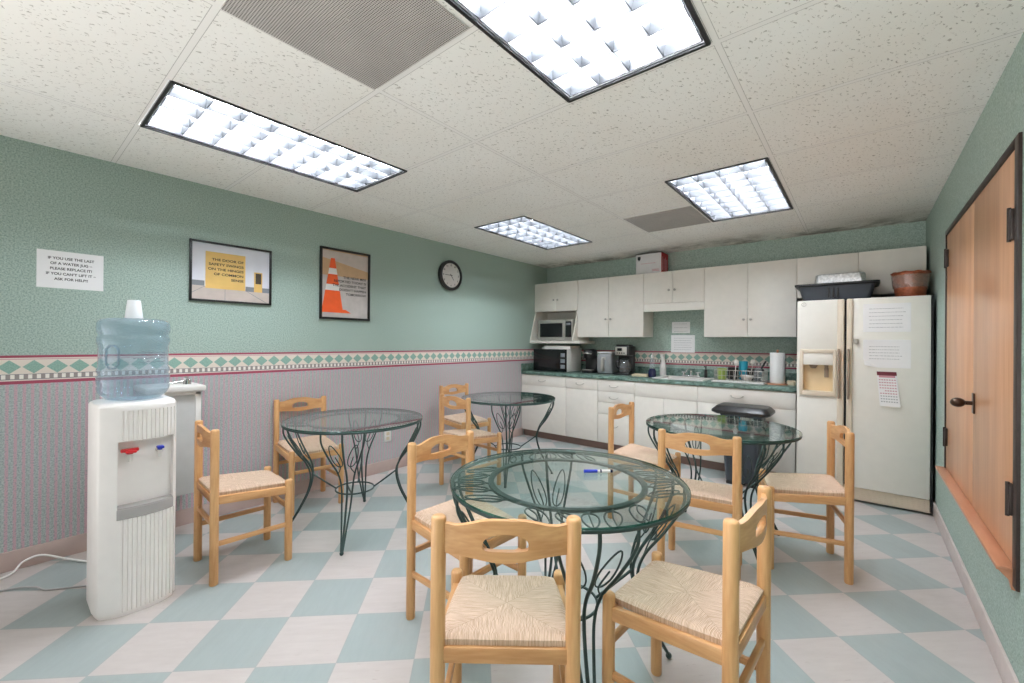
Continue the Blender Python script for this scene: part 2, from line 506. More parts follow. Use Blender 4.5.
def dup(root, loc, rz, label):
    r = root.copy(); COL.objects.link(r); r.location = loc; r.rotation_euler = (0, 0, rz); r['label'] = label
    for ch in list(root.children):
        c = ch.copy(); COL.objects.link(c); c.parent = r
        for g in list(ch.children):
            d = g.copy(); COL.objects.link(d); d.parent = c
    return r

def text_mb(lines, w, h, origin, right, up, align='CENTER', depth=0.0004, gap=1.45):
    """lettering fitted in a w x h block; origin is its centre, right/up its axes"""
    cu = bpy.data.curves.new('lettering', 'FONT'); cu.body = '\n'.join(lines); cu.align_x = align; cu.space_line = gap; cu.size = 1.0; cu.offset = 0.022
    to = bpy.data.objects.new('lettering', cu); COL.objects.link(to)
    dg = bpy.context.evaluated_depsgraph_get(); dg.update()
    me = bpy.data.meshes.new_from_object(to.evaluated_get(dg))
    bpy.data.objects.remove(to); bpy.data.curves.remove(cu)
    mb = MB(); mb.bm.from_mesh(me); bpy.data.meshes.remove(me)
    xs = [v.co.x for v in mb.bm.verts]; ys = [v.co.y for v in mb.bm.verts]
    cx, cy = (min(xs) + max(xs)) / 2, (min(ys) + max(ys)) / 2
    sx, sy = w / (max(xs) - min(xs)), h / (max(ys) - min(ys))
    O, R, U = Vector(origin), Vector(right), Vector(up)
    N = R.cross(U)
    for v in mb.bm.verts: v.co = O + R * ((v.co.x - cx) * sx) + U * ((v.co.y - cy) * sy) + N * depth
    return mb

def dashes(mb, x0, x1, zs, y, hgt, mi=0, seed=1, axis='x'):
    """rows of small illegible print marks on a sheet facing -Y (or +X)"""
    rnd = random.Random(seed)
    for z in zs:
        x = x0 + rnd.random() * 0.02 * (x1 - x0)
        end = x1 - rnd.random() * 0.12 * (x1 - x0)
        while x < end:
            l = (0.03 + 0.07 * rnd.random()) * (x1 - x0)
            e = min(x + l, end)
            mb.quad((x, y, z - hgt / 2), (e, y, z - hgt / 2), (e, y, z + hgt / 2), (x, y, z + hgt / 2), mi)
            x = e + 0.02 * (x1 - x0)
    return mb

# ------------------------------------------------------------------ the room
m = MB(); m.quad((0, YR, 0), (W, YR, 0), (W, D, 0), (0, D, 0)); struct('floor', m, 'floor', 'checkerboard vinyl tile floor in mint green and pale pinkish white', 'floor')
m = MB(); m.box(-0.1, 0, YR, D + 0.1, 0, H + 0.15); struct('wall_left', m, 'wall_left', 'left wall papered green above a lozenge border and pink striped below', 'wall')
m = MB(); m.box(0, W, D, D + 0.1, 0, H + 0.15); struct('wall_back', m, 'wall_back', 'green back wall behind the kitchen cabinets', 'wall')
OY0, OY1, OZ0, OZ1 = 2.330, 3.945, 0.480, 2.0        # pass-through opening in the right wall
m = MB()
m.box(W, W + 0.1, YR, OY0, 0, H + 0.15); m.box(W, W + 0.1, OY1, D + 0.1, 0, H + 0.15)
m.box(W, W + 0.1, OY0, OY1, 0, OZ0); m.box(W, W + 0.1, OY0, OY1, OZ1, H + 0.15)
struct('wall_right', m, 'wall_right', 'green right wall with the wooden pass-through doors', 'wall')

LIGHTS = [(0.735, 1.335, 0.455, 1.685), (0.735, 1.335, 2.915, 4.105), (2.565, 3.175, 0.440, 1.650), (2.565, 3.175, 2.885, 4.075)]
xs = sorted({0, W, *[v for l in LIGHTS for v in l[:2]]}); ys = sorted({YR, D, *[v for l in LIGHTS for v in l[2:]]})
m = MB()
for x0, x1 in zip(xs, xs[1:]):
    for y0, y1 in zip(ys, ys[1:]):
        cx, cy = (x0 + x1) / 2, (y0 + y1) / 2
        if any(a < cx < b and c < cy < d for a, b, c, d in LIGHTS): continue
        m.quad((x0, y0, H), (x0, y1, H), (x1, y1, H), (x1, y0, H))
struct('ceiling', m, 'ceiling', 'suspended ceiling of speckled off-white acoustic tiles', 'ceiling')

m = MB(); m.box(0, 0.012, YR, 4.62, 0, 0.108, 0.003); struct('baseboard_left', m, 'base', 'pinkish beige vinyl baseboard along the striped wall', 'baseboard')
m = MB(); m.box(W - 0.012, W, YR, D, 0, 0.105, 0.003); struct('baseboard_right', m, 'base_r', 'pale pinkish vinyl baseboard under the pass-through', 'baseboard')

# pass-through: frame, two veneered leaves, hinges, knob and sill
m = MB()
m.box(W - 0.010, W + 0.05, OY0 - 0.050, OY0, 0.415, OZ1 + 0.03, 0.003)
m.box(W - 0.010, W + 0.05, OY1, OY1 + 0.022, OZ0 - 0.005, OZ1 + 0.03, 0.003)
m.box(W - 0.010, W + 0.05, OY0, OY1, OZ1, OZ1 + 0.03, 0.003)
struct('trim_1', m, 'frame_dark', 'dark metal frame around the wooden pass-through doors', 'door frame')
YS = 3.085
for n, (a, b, lab) in enumerate(((YS + 0.002, OY1 - 0.004, 'light brown veneered pass-through door leaf nearest the fridge'), (OY0 + 0.004, YS - 0.002, 'light brown veneered pass-through door leaf with bronze knob'))):
    m = MB(); m.box(W - 0.004, W + 0.036, a, b, OZ0 + 0.004, OZ1 - 0.004, 0.002)
    d = struct('door_%d' % (n + 1), m, 'door_wood', lab, 'door')
    for hz in ((1.84, 0.69) if n == 0 else (1.72, 0.72)):
        h = MB(); hy = OY1 - 0.055 if n == 0 else OY0 + 0.022
        h.box(W - 0.018, W - 0.004, hy - 0.022, hy + 0.022, hz - 0.055, hz + 0.055, 0.002)
        h.cyl((W - 0.018, hy, hz - 0.062), (W - 0.018, hy, hz + 0.062), 0.006, seg=10)
        struct('hinge', h, 'frame_dark', parent=d)
    if n == 1:
        h = MB(); h.box(W - 0.010, W - 0.004, YS - 0.055, YS - 0.012, 0.945, 1.045, 0.002)
        h.cyl((W - 0.010, YS - 0.033, 0.995), (W - 0.045, YS - 0.033, 0.995), 0.010)
        struct('knob_plate', h, 'bronze', parent=d)
        h = MB(); h.ball((W - 0.060, YS - 0.033, 0.995), 0.028, sc=(1.0, 1.15, 0.85)); struct('door_knob', h, 'bronze', parent=d)
m = MB(); m.box(W - 0.050, W, OY0 - 0.01, OY1 + 0.03, OZ0 - 0.016, OZ0, 0.003)
m.prism([(W - 0.044, OZ0 - 0.016), (W, OZ0 - 0.016), (W, OZ0 - 0.078), (W - 0.012, OZ0 - 0.078), (W - 0.018, OZ0 - 0.045)], OY0 - 0.008, OY0 + 0.012, plane='xz')
struct('trim_2', m, 'sill_wood', 'wooden sill shelf under the pass-through doors', 'sill')

# ------------------------------------------------------------------ ceiling fixtures
def ceiling_light(lx, ly, label):
    """built about its centre at ceiling height; lx, ly the opening"""
    t = thing('ceiling_light', label, 'ceiling light', (0, 0, H), 0, 'recessed fluorescent ceiling lights')
    hx, hy, dz = lx / 2, ly / 2, 0.15
    m = MB()
    m.quad((-hx, -hy, 0), (-hx, hy, 0), (-hx, hy, dz), (-hx, -hy, dz)); m.quad((hx, -hy, 0), (hx, -hy, dz), (hx, hy, dz), (hx, hy, 0))
    m.quad((-hx, -hy, 0), (-hx, -hy, dz), (hx, -hy, dz), (hx, -hy, 0)); m.quad((-hx, hy, 0), (hx, hy, 0), (hx, hy, dz), (-hx, hy, dz))
    m.quad((-hx, -hy, dz), (-hx, hy, dz), (hx, hy, dz), (hx, -hy, dz))
    obj('housing', m, 'housing', t, True)
    m = MB(); w_ = 0.011
    m.box(-hx - .004, -hx + w_, -hy, hy, -0.006, 0.004); m.box(hx - w_, hx + .004, -hy, hy, -0.006, 0.004)
    m.box(-hx, hx, -hy - .004, -hy + w_, -0.006, 0.004); m.box(-hx, hx, hy - w_, hy + .004, -0.006, 0.004)
    obj('frame', m, 'trimblack', t, True)
    m = MB(); k = 0.0018
    ix, iy = hx - 0.02, hy - 0.02
    for i in range(5):
        x = -ix + 2 * ix * i / 4; m.box(x - k, x + k, -iy, iy, 0.004, 0.056)
    for j in range(9):
        y = -iy + 2 * iy * j / 8; m.box(-ix, ix, y - k, y + k, 0.005, 0.055)
    obj('louver', m, 'louver', t, True)
    for i in range(3):
        m = MB(); x = (i - 1) * hx * 0.66
        m.cyl((x, -hy + 0.03, 0.112), (x, hy - 0.03, 0.112), 0.0165, seg=12)
        obj('tube', m, 'tube', t, True)
    return t
L0 = ceiling_light(0.60, 1.21, 'recessed ceiling light nearest the framed safety posters')
for i, (l, lab) in enumerate(zip(LIGHTS, ['recessed ceiling light above the striped wall, nearest the framed safety posters', 'small-looking recessed ceiling light near the far left corner, beyond the wall clock',
                                          'large bright recessed ceiling light cut off by the top of the photo', 'bright recessed ceiling light nearest the fridge and kitchen'])):
    c = ((l[0] + l[1]) / 2, (l[2] + l[3]) / 2, H)
    if i == 0: L0.location = c; L0['label'] = lab
    else: dup(L0, c, 0, lab)
for i, (x, y, lab) in enumerate(((2.25, 0.752, 'large grey perforated air return panel at the top of the photo'), (2.262, 3.795, 'grey perforated air return panel beside the ceiling light near the kitchen'))):
    t = thing('ceiling_vent', lab, 'air vent', (x, y, H), 0, 'perforated ceiling vents')
    m = MB(); m.box(-0.288, 0.288, -0.288, 0.288, -0.005, -0.0005); obj('grille', m, 'perf', t, True)
    m = MB(); m.cyl((0, 0, -0.008), (0, 0, -0.004), 0.006, seg=12); obj('screw', m, 'steel', t, True)

# ------------------------------------------------------------------ chairs
PX, PY = 0.182, 0.182
def slat_mb():
    N, RG = 64, 7
    mb = MB()
    hw = PX - 0.014
    def top(x): u = abs(x) / hw; return 0.808 - 0.020 * (0.5 - 0.5 * math.cos(math.pi * min(1, max(0, (u - .2) / .65)))) + 0.003 * max(0, (u - .85) / .15)
    def bot(x): u = abs(x) / hw; return 0.697 + 0.014 * (0.5 - 0.5 * math.cos(math.pi * min(1, u / 0.85)))
    outer, inner = [], []
    for k in range(N):
        a = 2 * math.pi * k / N
        cx, cz = math.cos(a), math.sin(a)
        # outer: superellipse-like mapping of the angle on the outline
        s_ = 1.0 / max(abs(cx), abs(cz) * 1.0)
        ux, uz = cx * s_, cz * s_
        x = hw * ux
        z = bot(x) + (top(x) - bot(x)) * (uz + 1) / 2
        outer.append((x, z))
        hx, hz = 0.062 * ux, uz
        r = 0.5 * (abs(cx) ** 4 + abs(cz) ** 4) ** -0.25
        hx = 0.066 * cx * 2 * r * 0.92; zz = cz * 2 * r * 0.92
        dome = 1.0 - 0.38 * (hx / 0.066) ** 2
        z0 = 0.738; inner.append((hx, z0 + (0.037 * dome * zz if zz > 0 else 0.012 * zz)))
    def bend(x): return -PY - 0.026 * (1 - (x / hw) ** 2)
    th = 0.008
    front, back = [], []
    for side, store in ((1, front), (-1, back)):
        for j in range(RG):
            f = j / (RG - 1); ring = []
            for (a, b), (c, d) in zip(inner, outer):
                x = a + (c - a) * f; z = b + (d - b) * f
                ring.append(mb.bm.verts.new((x, bend(x) + side * th, z)))
            store.append(ring)
    for store in (front, back):
        for a, b in zip(store, store[1:]):
            for k in range(N): mb.bm.faces.new((a[k], a[(k + 1) % N], b[(k + 1) % N], b[k]))
    for j in (0, -1):
        a, b = front[j], back[j]
        for k in range(N): mb.bm.faces.new((a[k], a[(k + 1) % N], b[(k + 1) % N], b[k]))
    return mb

def make_chair(label):
    t = thing('dining_chair', label, 'chair', (0, 0, 0), 0, 'wooden dining chairs with woven rush seats')
    def post(x, y, h, name):
        m = MB(); r = 0.0205
        m.lathe([(r * .9, 0), (r, 0.006), (r, h - 0.010), (r * .93, h - 0.004), (r * .75, h)], (x, y, 0), 20)
        obj(name, m, 'wood_v', t, True, 50)
    for sx in (-1, 1): post(sx * PX, -PY, 0.808, 'back_post')
    for sx in (-1, 1): post(sx * PX, PY, 0.466, 'leg')
    obj('back_slat', slat_mb(), 'wood_h', t, True, 40)
    RISE = 0.032
    for y in (-PY, PY):
        dz = RISE if y < 0 else 0
        m = MB(); m.box(-PX, PX, y - 0.011, y + 0.011, 0.384 + dz, 0.428 + dz, 0.004); obj('seat_rail', m, 'wood_h', t, True)
        m = MB(); m.box(-PX, PX, y - 0.009, y + 0.009, 0.292, 0.318, 0.005); obj('stretcher', m, 'wood_h', t, True)
    for x in (-PX, PX):
        m = MB(); m.box(x - 0.011, x + 0.011, -PY, PY, 0.384, 0.428, 0.004)
        for v in m.bm.verts: v.co.z += RISE * (PY - v.co.y) / (2 * PY)
        obj('seat_rail', m, 'wood_s', t, True)
        m = MB(); m.box(x - 0.009, x + 0.009, -PY, PY, 0.195, 0.221, 0.005); obj('stretcher', m, 'wood_s', t, True)
    # woven rush pad, wrapped over the rails, dipping along the diagonals
    m = MB(); n = 28
    def P(i, j):
        u, v = -1 + 2 * i / n, -1 + 2 * j / n
        x = u * (0.169 - 0.009 * v + 0.008 * (1 - v * v)); y = v * 0.186
        e = max(abs(u), abs(v)); mi = min(abs(u), abs(v))
        z = 0.448 + 0.006 * e ** 2 - 0.004 * (1 - min(1, abs(abs(u) - abs(v)) / 0.12)) * e - 0.009 * max(0, (e - 0.93) / 0.07) ** 2
        return (x, y, z + RISE * (PY - y) / (2 * PY))
    V = [[m.bm.verts.new(P(i, j)) for j in range(n + 1)] for i in range(n + 1)]
    for i in range(n):
        for j in range(n): m.bm.faces.new((V[i][j], V[i + 1][j], V[i + 1][j + 1], V[i][j + 1]))
    edge = [V[i][0] for i in range(n)] + [V[n][j] for j in range(n)] + [V[n - i][n] for i in range(n)] + [V[0][n - j] for j in range(n)]
    low = [m.bm.verts.new((v.co.x * .985, v.co.y * .985, 0.424 + RISE * (PY - v.co.y) / (2 * PY))) for v in edge]
    for k in range(len(edge)): m.bm.faces.new((edge[k], edge[(k + 1) % len(edge)], low[(k + 1) % len(edge)], low[k]))
    m.bm.faces.new(low[::-1])
    obj('seat', m, 'rush', t, True, 60)
    return t

R_ = math.radians
CH = [
 (0.834, 0.920, 12.507, 'wooden chair with rush seat right beside the water cooler, facing away from it'),
 (0.240, 1.573, -1.670, 'wooden chair with rush seat against the striped wall behind the left glass table'),
 (0.903, 2.707, 6.204, 'wooden chair at the far glass table, nearer of the two, back to the camera'),
 (0.340, 3.188, 4.667, 'wooden chair pushed against the striped wall at the far glass table'),
 (2.373, 3.045, 4.721, 'wooden chair seen side-on between the front table and the kitchen cabinets'),
 (3.334, 3.039, 1.837, 'wooden chair in front of the fridge, seat under the right glass table'),
 (2.910, 2.530, R_(10), 'wooden chair with its back to the camera at the right glass table, behind the pen'),
 (2.190, 1.400, R_(-92), 'wooden chair on the left side of the front glass table'),
 (2.753, 1.018, 6.959, 'wooden chair nearest the camera, back slat turned squarely to it, at the front table'),
 (3.167, 1.441, 1.513, 'wooden chair at the right side of the front table, cut off by the lower edge'),
]
chair0 = None
for x, y, a, lab in CH:
    if chair0 is None:
        chair0 = make_chair(lab); chair0.location = (x, y, 0); chair0.rotation_euler = (0, 0, a)
    else: dup(chair0, (x, y, 0), a, lab)

# ------------------------------------------------------------------ glass tables with wrought-iron bases
RT, ZT = 0.456, 0.742
def circ(r, z, n=72, a0=0.0): return [(r * math.cos(a0 + 2 * math.pi * k / n), r * math.sin(a0 + 2 * math.pi * k / n), z) for k in range(n)]
def make_table(label):
    t = thing('glass_table', label, 'table', (0, 0, 0), 0, 'round glass tables on wrought-iron bases')
    m = MB(); m.lathe([(RT - 0.002, ZT - 0.007), (RT, ZT - 0.005), (RT, ZT - 0.002), (RT - 0.002, ZT)], (0, 0, 0), 96)
    m.bm.faces.ensure_lookup_table()
    for f in m.bm.faces: f.material_index = 0 if len(f.verts) > 4 else 1
    obj('glass_top', m, ['glass', 'glass_edge'], t, True)
    zr = ZT - 0.0125
    m = MB(); m.tube(circ(RT - 0.008, ZT - 0.0145, 96), 0.0072, 8, True); obj('rim', m, 'iron', t, True, 80)
    m = MB()
    o_, i_ = 0.309, 0.287
    for k in range(96):
        a, b = 2 * math.pi * k / 96, 2 * math.pi * (k + 1) / 96
        ca, sa, cb, sb = math.cos(a), math.sin(a), math.cos(b), math.sin(b)
        z0, z1 = zr - 0.004, zr + 0.005
        m.quad((o_ * ca, o_ * sa, z1), (o_ * cb, o_ * sb, z1), (i_ * cb, i_ * sb, z1), (i_ * ca, i_ * sa, z1))
        m.quad((o_ * ca, o_ * sa, z0), (i_ * ca, i_ * sa, z0), (i_ * cb, i_ * sb, z0), (o_ * cb, o_ * sb, z0))
        m.quad((o_ * ca, o_ * sa, z0), (o_ * cb, o_ * sb, z0), (o_ * cb, o_ * sb, z1), (o_ * ca, o_ * sa, z1))
        m.quad((i_ * ca, i_ * sa, z0), (i_ * ca, i_ * sa, z1), (i_ * cb, i_ * sb, z1), (i_ * cb, i_ * sb, z0))
    bmesh.ops.remove_doubles(m.bm, verts=m.bm.verts[:], dist=1e-5)
    obj('inner_ring', m, 'iron', t, True)
    # leaf scrolls between the two rings
    def leaf(cx, cy, ang, ln, wd, z):
        pts = []
        for k in range(20):
            s = k / 20; a = 2 * math.pi * s
            l = 0.5 - 0.5 * math.cos(a)
            w = math.sin(a) * (1 - 0.45 * l)
            pts.append((cx + math.cos(ang) * ln * l - math.sin(ang) * wd * w, cy + math.sin(ang) * ln * l + math.cos(ang) * wd * w, z))
        return pts
    for q in range(4):
        base = math.pi / 4 + q * math.pi / 2
        for da, turn, ln in ((-0.62, 1.25, 0.15), (-0.30, 0.85, 0.13), (0.0, -0.2, 0.12), (0.26, -0.75, 0.14), (0.60, -1.2, 0.15)):
            m = MB(); a = base + da
            cx, cy = 0.322 * math.cos(a), 0.322 * math.sin(a)
            m.tube(leaf(cx, cy, a + turn * 0.75, ln * 0.92, 0.034, zr), 0.0030, 6, True)
            e = (cx + 0.4 * ln * math.cos(a + turn * .75), cy + 0.4 * ln * math.sin(a + turn * .75), zr)
            m.tube(spline([(0.300 * math.cos(a + .05), 0.300 * math.sin(a + .05), zr), (cx, cy, zr), e, (0.442 * math.cos(a + turn * .17), 0.442 * math.sin(a + turn * .17), zr)], 5), 0.0028, 6)
            obj('leaf_scroll', m, 'iron', t, True, 80)
    # legs: three S-curved rods gathered to one foot, with leaf loops up top
    for q in range(4):
        a = math.pi / 4 + q * math.pi / 2
        er, et = Vector((math.cos(a), math.sin(a), 0)), Vector((-math.sin(a), math.cos(a), 0))
        def at(r, s, z): return er * r + et * s + Vector((0, 0, z))
        m = MB()
        m.tube(spline([at(0.440, 0, zr), at(0.435, 0, 0.66), at(0.375, 0, 0.54), at(0.300, 0, 0.44), at(0.275, 0, 0.36), at(0.300, 0, 0.25), at(0.365, 0, 0.12), at(0.425, 0, 0.02)], 6), 0.0065, 8)
        for sg in (-1, 1):
            m.tube(spline([at(0.424, sg * 0.125, zr), at(0.420, sg * 0.120, 0.66), at(0.365, sg * 0.085, 0.55), at(0.302, sg * 0.050, 0.45), at(0.280, sg * 0.034, 0.36), at(0.303, sg * 0.026, 0.25), at(0.368, sg * 0.014, 0.12), at(0.426, sg * 0.005, 0.02)], 6), 0.0055, 8)
        leg = obj('leg', m, 'iron', t, True, 80)
        m = MB(); m.ball(at(0.428, 0, 0.012), 0.0125, seg=12); obj('foot', m, 'iron', leg, True, 80)
        for sg in (-1, 1):
            m = MB(); pts = []
            for k in range(20):
                s = 2 * math.pi * k / 20; l = 0.5 - 0.5 * math.cos(s); w = math.sin(s) * (1 - .45 * l)
                z = 0.50 + 0.15 * l; r = 0.335 + 0.075 * l
                pts.append(at(r, sg * (0.030 + 0.045 * l) + w * 0.033, z))
            m.tube(pts, 0.0032, 6, True)
            m.tube(spline([at(0.300, sg * 0.048, 0.45), at(0.335, sg * 0.030, 0.50), at(0.375, sg * 0.052, 0.57)], 5), 0.0032, 6)
            obj('leg_leaf', m, 'iron', leg, True, 80)
        m = MB(); m.tube(spline([at(0.276, 0, 0.37), at(0.20, 0, 0.315), at(0.125, 0, 0.262)], 4), 0.0055, 8)
        obj('brace', m, 'iron', t, True, 80)
    m = MB(); m.tube(circ(0.125, 0.258, 48), 0.0055, 8, True); obj('brace_ring', m, 'iron', t, True, 80)
    return t
TB = [(2.704, 1.438, 0.0, 'large round glass table in the foreground with a blue pen on it'),
      (0.896, 1.588, R_(5), 'round glass table by the striped wall below the orange cone poster'),
      (0.946, 3.180, R_(-8), 'farthest round glass table, in the corner by the left end of the cabinets'),
      (2.881, 3.021, 0.0, 'round glass table on the right in front of the black bin')]
tab0 = None
for x, y, a, lab in TB:
    if tab0 is None:
        tab0 = make_table(lab); tab0.location = (x, y, 0); tab0.rotation_euler = (0, 0, a)
    else: dup(tab0, (x, y, 0), a, lab)
# pen on the front table
t = thing('marker_pen', 'blue and white marker pen lying on the front glass table', 'pen', (2.726, 1.538, ZT + 0.0075), math.atan2(0.081, 0.094))
m = MB(); m.cyl((0, 0, 0), (0.055, 0, 0), 0.0070, 0.0066); obj('cap', m, 'blue', t, True)
m = MB(); m.cyl((0.055, 0, 0), (0.062, 0, 0), 0.0056); m.cyl((0.062, 0, 0), (0.108, 0, 0), 0.0066, 0.0066); obj('barrel', m, 'white', t, True)
m = MB(); m.cyl((0.108, 0, 0), (0.118, 0, 0), 0.0067, 0.0062); m.cyl((0.066, 0, 0.0003), (0.072, 0, 0.0003), 0.0068, 0.0068); obj('band', m, 'navy', t, True)

# ------------------------------------------------------------------ kitchen: base cabinets
YF, YB = 4.606, D - 0.002
def pull(mb, x, z, y=None, w=0.052, vert=False):
    y = YF - 0.018 if y is None else y
    pts = [(-w, 0, 0.010), (-w, -0.016, 0.006), (-w * .6, -0.024, -0.006), (0, -0.026, -0.010), (w * .6, -0.024, -0.006), (w, -0.016, 0.006), (w, 0, 0.010)]
    mb.tube(spline([(x + p[0], y + p[1], z + p[2]) for p in pts], 4), 0.0045, 8)
    return mb
def base_cabinet(label, x0, x1, fronts):
    t = thing('base_cabinet', label, 'cabinet', ((x0 + x1) / 2, (YF + YB) / 2, 0), 0, 'cream base cabinets under the green counter')
    m = MB()
    if fronts[0][0] == 'false_front':
        m.box(x0 + .001, x1 - .001, YF, YB, 0.09, 0.70)
        m.box(x0 + .001, x1 - .001, YF, YF + .018, 0.70, 0.842); m.box(x0 + .001, x0 + .019, YF + .018, YB, 0.70, 0.842); m.box(x1 - .019, x1 - .001, YF + .018, YB, 0.70, 0.842)
    else: m.box(x0 + .001, x1 - .001, YF, YB, 0.09, 0.842)
    obj('body', m, 'cab_edge', t)
    m = MB(); m.box(x0, x1, YF + 0.045, YB - .01, 0.0, 0.09); obj('toe_kick', m, 'toe', t)
    for kind, a, b, z0, z1, hx, hz in fronts:
        m = MB(); m.box(a + 0.0022, b - 0.0022, YF - 0.018, YF - 0.0005, z0 + 0.0022, z1 - 0.0022, 0.0015)
        f = obj(kind, m, 'cab', t)
        if hx is not None:
            m = MB()
            pull(m, hx, hz)
            obj('handle', m, 'pull', f)
    return t
ZD, ZTOP = 0.703, 0.838
base_cabinet('cream base cabinet at the left wall with one wide drawer over one door', 0.004, 0.711, [('drawer', 0.004, 0.711, ZD, ZTOP, 0.348, 0.768), ('door', 0.004, 0.711, 0.095, ZD, None, 0)])
base_cabinet('narrow cream base cabinet with a drawer over a single door, below the black coffee machine', 0.711, 1.164, [('drawer', 0.711, 1.164, ZD, ZTOP, 0.922, 0.768), ('door', 0.711, 1.164, 0.095, ZD, None, 0)])
base_cabinet('cream base cabinet with a stack of four drawers', 1.164, 1.627, [('drawer', 1.164, 1.627, ZD, ZTOP, 1.376, 0.768), ('drawer', 1.164, 1.627, 0.575, ZD, 1.376, 0.632), ('drawer', 1.164, 1.627, 0.435, 0.575, 1.376, 0.505), ('drawer', 1.164, 1.627, 0.095, 0.435, 1.376, 0.30)])
base_cabinet('cream sink base cabinet with a blank panel over two doors', 1.627, 2.301, [('false_front', 1.627, 2.301, 0.68, ZTOP, None, 0), ('door', 1.627, 1.955, 0.095, 0.68, None, 0), ('door', 1.955, 2.301, 0.095, 0.68, None, 0)])
base_cabinet('cream base cabinet behind the black bin, next to the fridge', 2.301, 3.150, [('drawer', 2.301, 3.150, 0.68, ZTOP, 2.671, 0.762), ('door', 2.301, 2.725, 0.095, 0.68, None, 0), ('door', 2.725, 3.150, 0.095, 0.68, None, 0)])

ZC = 0.886
SX0, SX1, SY0, SY1 = 1.84, 2.30, 4.68, 5.04
t = thing('countertop', 'long green marbled laminate countertop with matching backsplash', 'countertop', (1.58, 4.87, 0.845))
m = MB()
m.box(0.002, SX0, 4.577, YB, 0.845, ZC, 0.003); m.box(SX1, 3.158, 4.577, YB, 0.845, ZC, 0.003)
m.box(SX0, SX1, 4.577, SY0, 0.845, ZC, 0.003); m.box(SX0, SX1, SY1, YB, 0.845, ZC, 0.003)
obj('worktop', m, 'marble', t)
m = MB(); m.box(0.002, 3.158, YB - 0.02, YB, ZC, 0.985, 0.003); m.box(0.002, 0.02, 4.57, YB - .02, ZC, 0.985, 0.003); obj('backsplash', m, 'marble', t)
t = thing('sink', 'white drop-in kitchen sink set in the green counter', 'sink', (2.05, 4.86, ZC - 0.16))
m = MB()
a0, a1, b0, b1 = SX0 - 0.04, SX1 + 0.04, SY0 - 0.035, SY1 + 0.06
m.box(a0, SX0 + .012, b0, b1, ZC, ZC + 0.010, 0.004); m.box(SX1 - .012, a1, b0, b1, ZC, ZC + 0.010, 0.004)
m.box(SX0, SX1, b0, SY0 + .012, ZC, ZC + 0.010, 0.004); m.box(SX0, SX1, SY1 - .012, b1, ZC, ZC + 0.010, 0.004)
obj('rim', m, 'white', t)
m = MB(); q = 0.01
for (x0, x1, y0, y1, z0, z1) in ((SX0 + .002, SX0 + q, SY0 + .002, SY1 - .002, ZC - .15, ZC), (SX1 - q, SX1 - .002, SY0 + .002, SY1 - .002, ZC - .15, ZC), (SX0 + q, SX1 - q, SY0 + .002, SY0 + q, ZC - .15, ZC), (SX0 + q, SX1 - q, SY1 - q, SY1 - .002, ZC - .15, ZC), (SX0 + .002, SX1 - .002, SY0 + .002, SY1 - .002, ZC - .16, ZC - .15)): m.box(x0, x1, y0, y1, z0, z1)
obj('basin', m, 'white', t)
t = thing('faucet', 'low chrome faucet at the back of the white sink', 'faucet', (2.09, 5.085, ZC + .01))
m = MB(); m.box(1.99, 2.19, 5.068, 5.10, ZC + .01, ZC + .03, 0.008); obj('deck_plate', m, 'chrome', t)
m = MB(); m.tube(spline([(2.09, 5.084, ZC + .03), (2.09, 5.08, ZC + .085), (2.09, 5.02, ZC + .105), (2.09, 4.93, ZC + .09), (2.09, 4.92, ZC + .075)], 6), 0.010, 10); obj('spout', m, 'chrome', t, angle=80)
for x in (2.01, 2.17):
    m = MB(); m.cyl((x, 5.084, ZC + .03), (x, 5.084, ZC + .055), 0.014, 0.012); m.box(x - .03, x + .03, 5.078, 5.09, ZC + .055, ZC + .066, 0.004); obj('tap_handle', m, 'chrome', t)

# ------------------------------------------------------------------ kitchen: wall cabinets
YU = D - 0.302
def knob_(mb, x, z): mb.lathe([(0.006, 0), (0.006, 0.012), (0.014, 0.018), (0.014, 0.026), (0.008, 0.030)], (0, 0, 0), 16); return mb
def wall_cabinet(label, x0, x1, z0, z1, split, kz, val=None):
    t = thing('wall_cabinet', label, 'cabinet', ((x0 + x1) / 2, (YU + YB) / 2, val or z0), 0, 'cream wall cabinets')
    m = MB(); m.box(x0 + .001, x1 - .001, YU, YB, z0, z1); obj('body', m, 'cab_edge' if False else 'cab', t)
    if val:
        m = MB(); m.box(x0 + .001, x1 - .001, YU - 0.016, YU, val, z0 - .002, 0.0015); obj('valance', m, 'cab', t)
    for a, b, s in ((x0, split, 1), (split, x1, -1)):
        m = MB(); m.box(a + 0.0022, b - 0.0022, YU - 0.018, YU - .0005, z0 + 0.002, z1 - 0.001, 0.0015); d = obj('door', m, 'cab', t)
        if kz:
            x = split - s * 0.028 if False else (b - 0.032 if s == 1 else a + 0.032)
            m = MB()
            m.tube([(x, YU - .018, kz), (x, YU - .028, kz), (x, YU - .030, kz), (x, YU - .038, kz), (x, YU - .043, kz)], [0.005, 0.005, 0.013, 0.014, 0.008], 14)
            obj('knob', m, 'steel', d, angle=50)
    return t
wall_cabinet('short cream wall cabinet at the left wall, above the niche microwave', 0.004, 0.711, 1.705, 2.102, 0.371, 1.86)
wall_cabinet('tall two-door cream wall cabinet above the coffee maker', 0.711, 1.607, 1.352, 2.102, 1.156, 1.575)
wall_cabinet('short cream wall cabinet with valance above the sink, white and red box nearby', 1.607, 2.285, 1.738, 2.102, 1.942, 1.885, 1.648)
wall_cabinet('tall two-door cream wall cabinet above the dish rack', 2.285, 3.123, 1.350, 2.102, 2.704, 1.53)
wall_cabinet('cream wall cabinet above the fridge, behind the black tray and foil pan', 3.123, 4.016, 1.72, 2.102, 3.580, None)
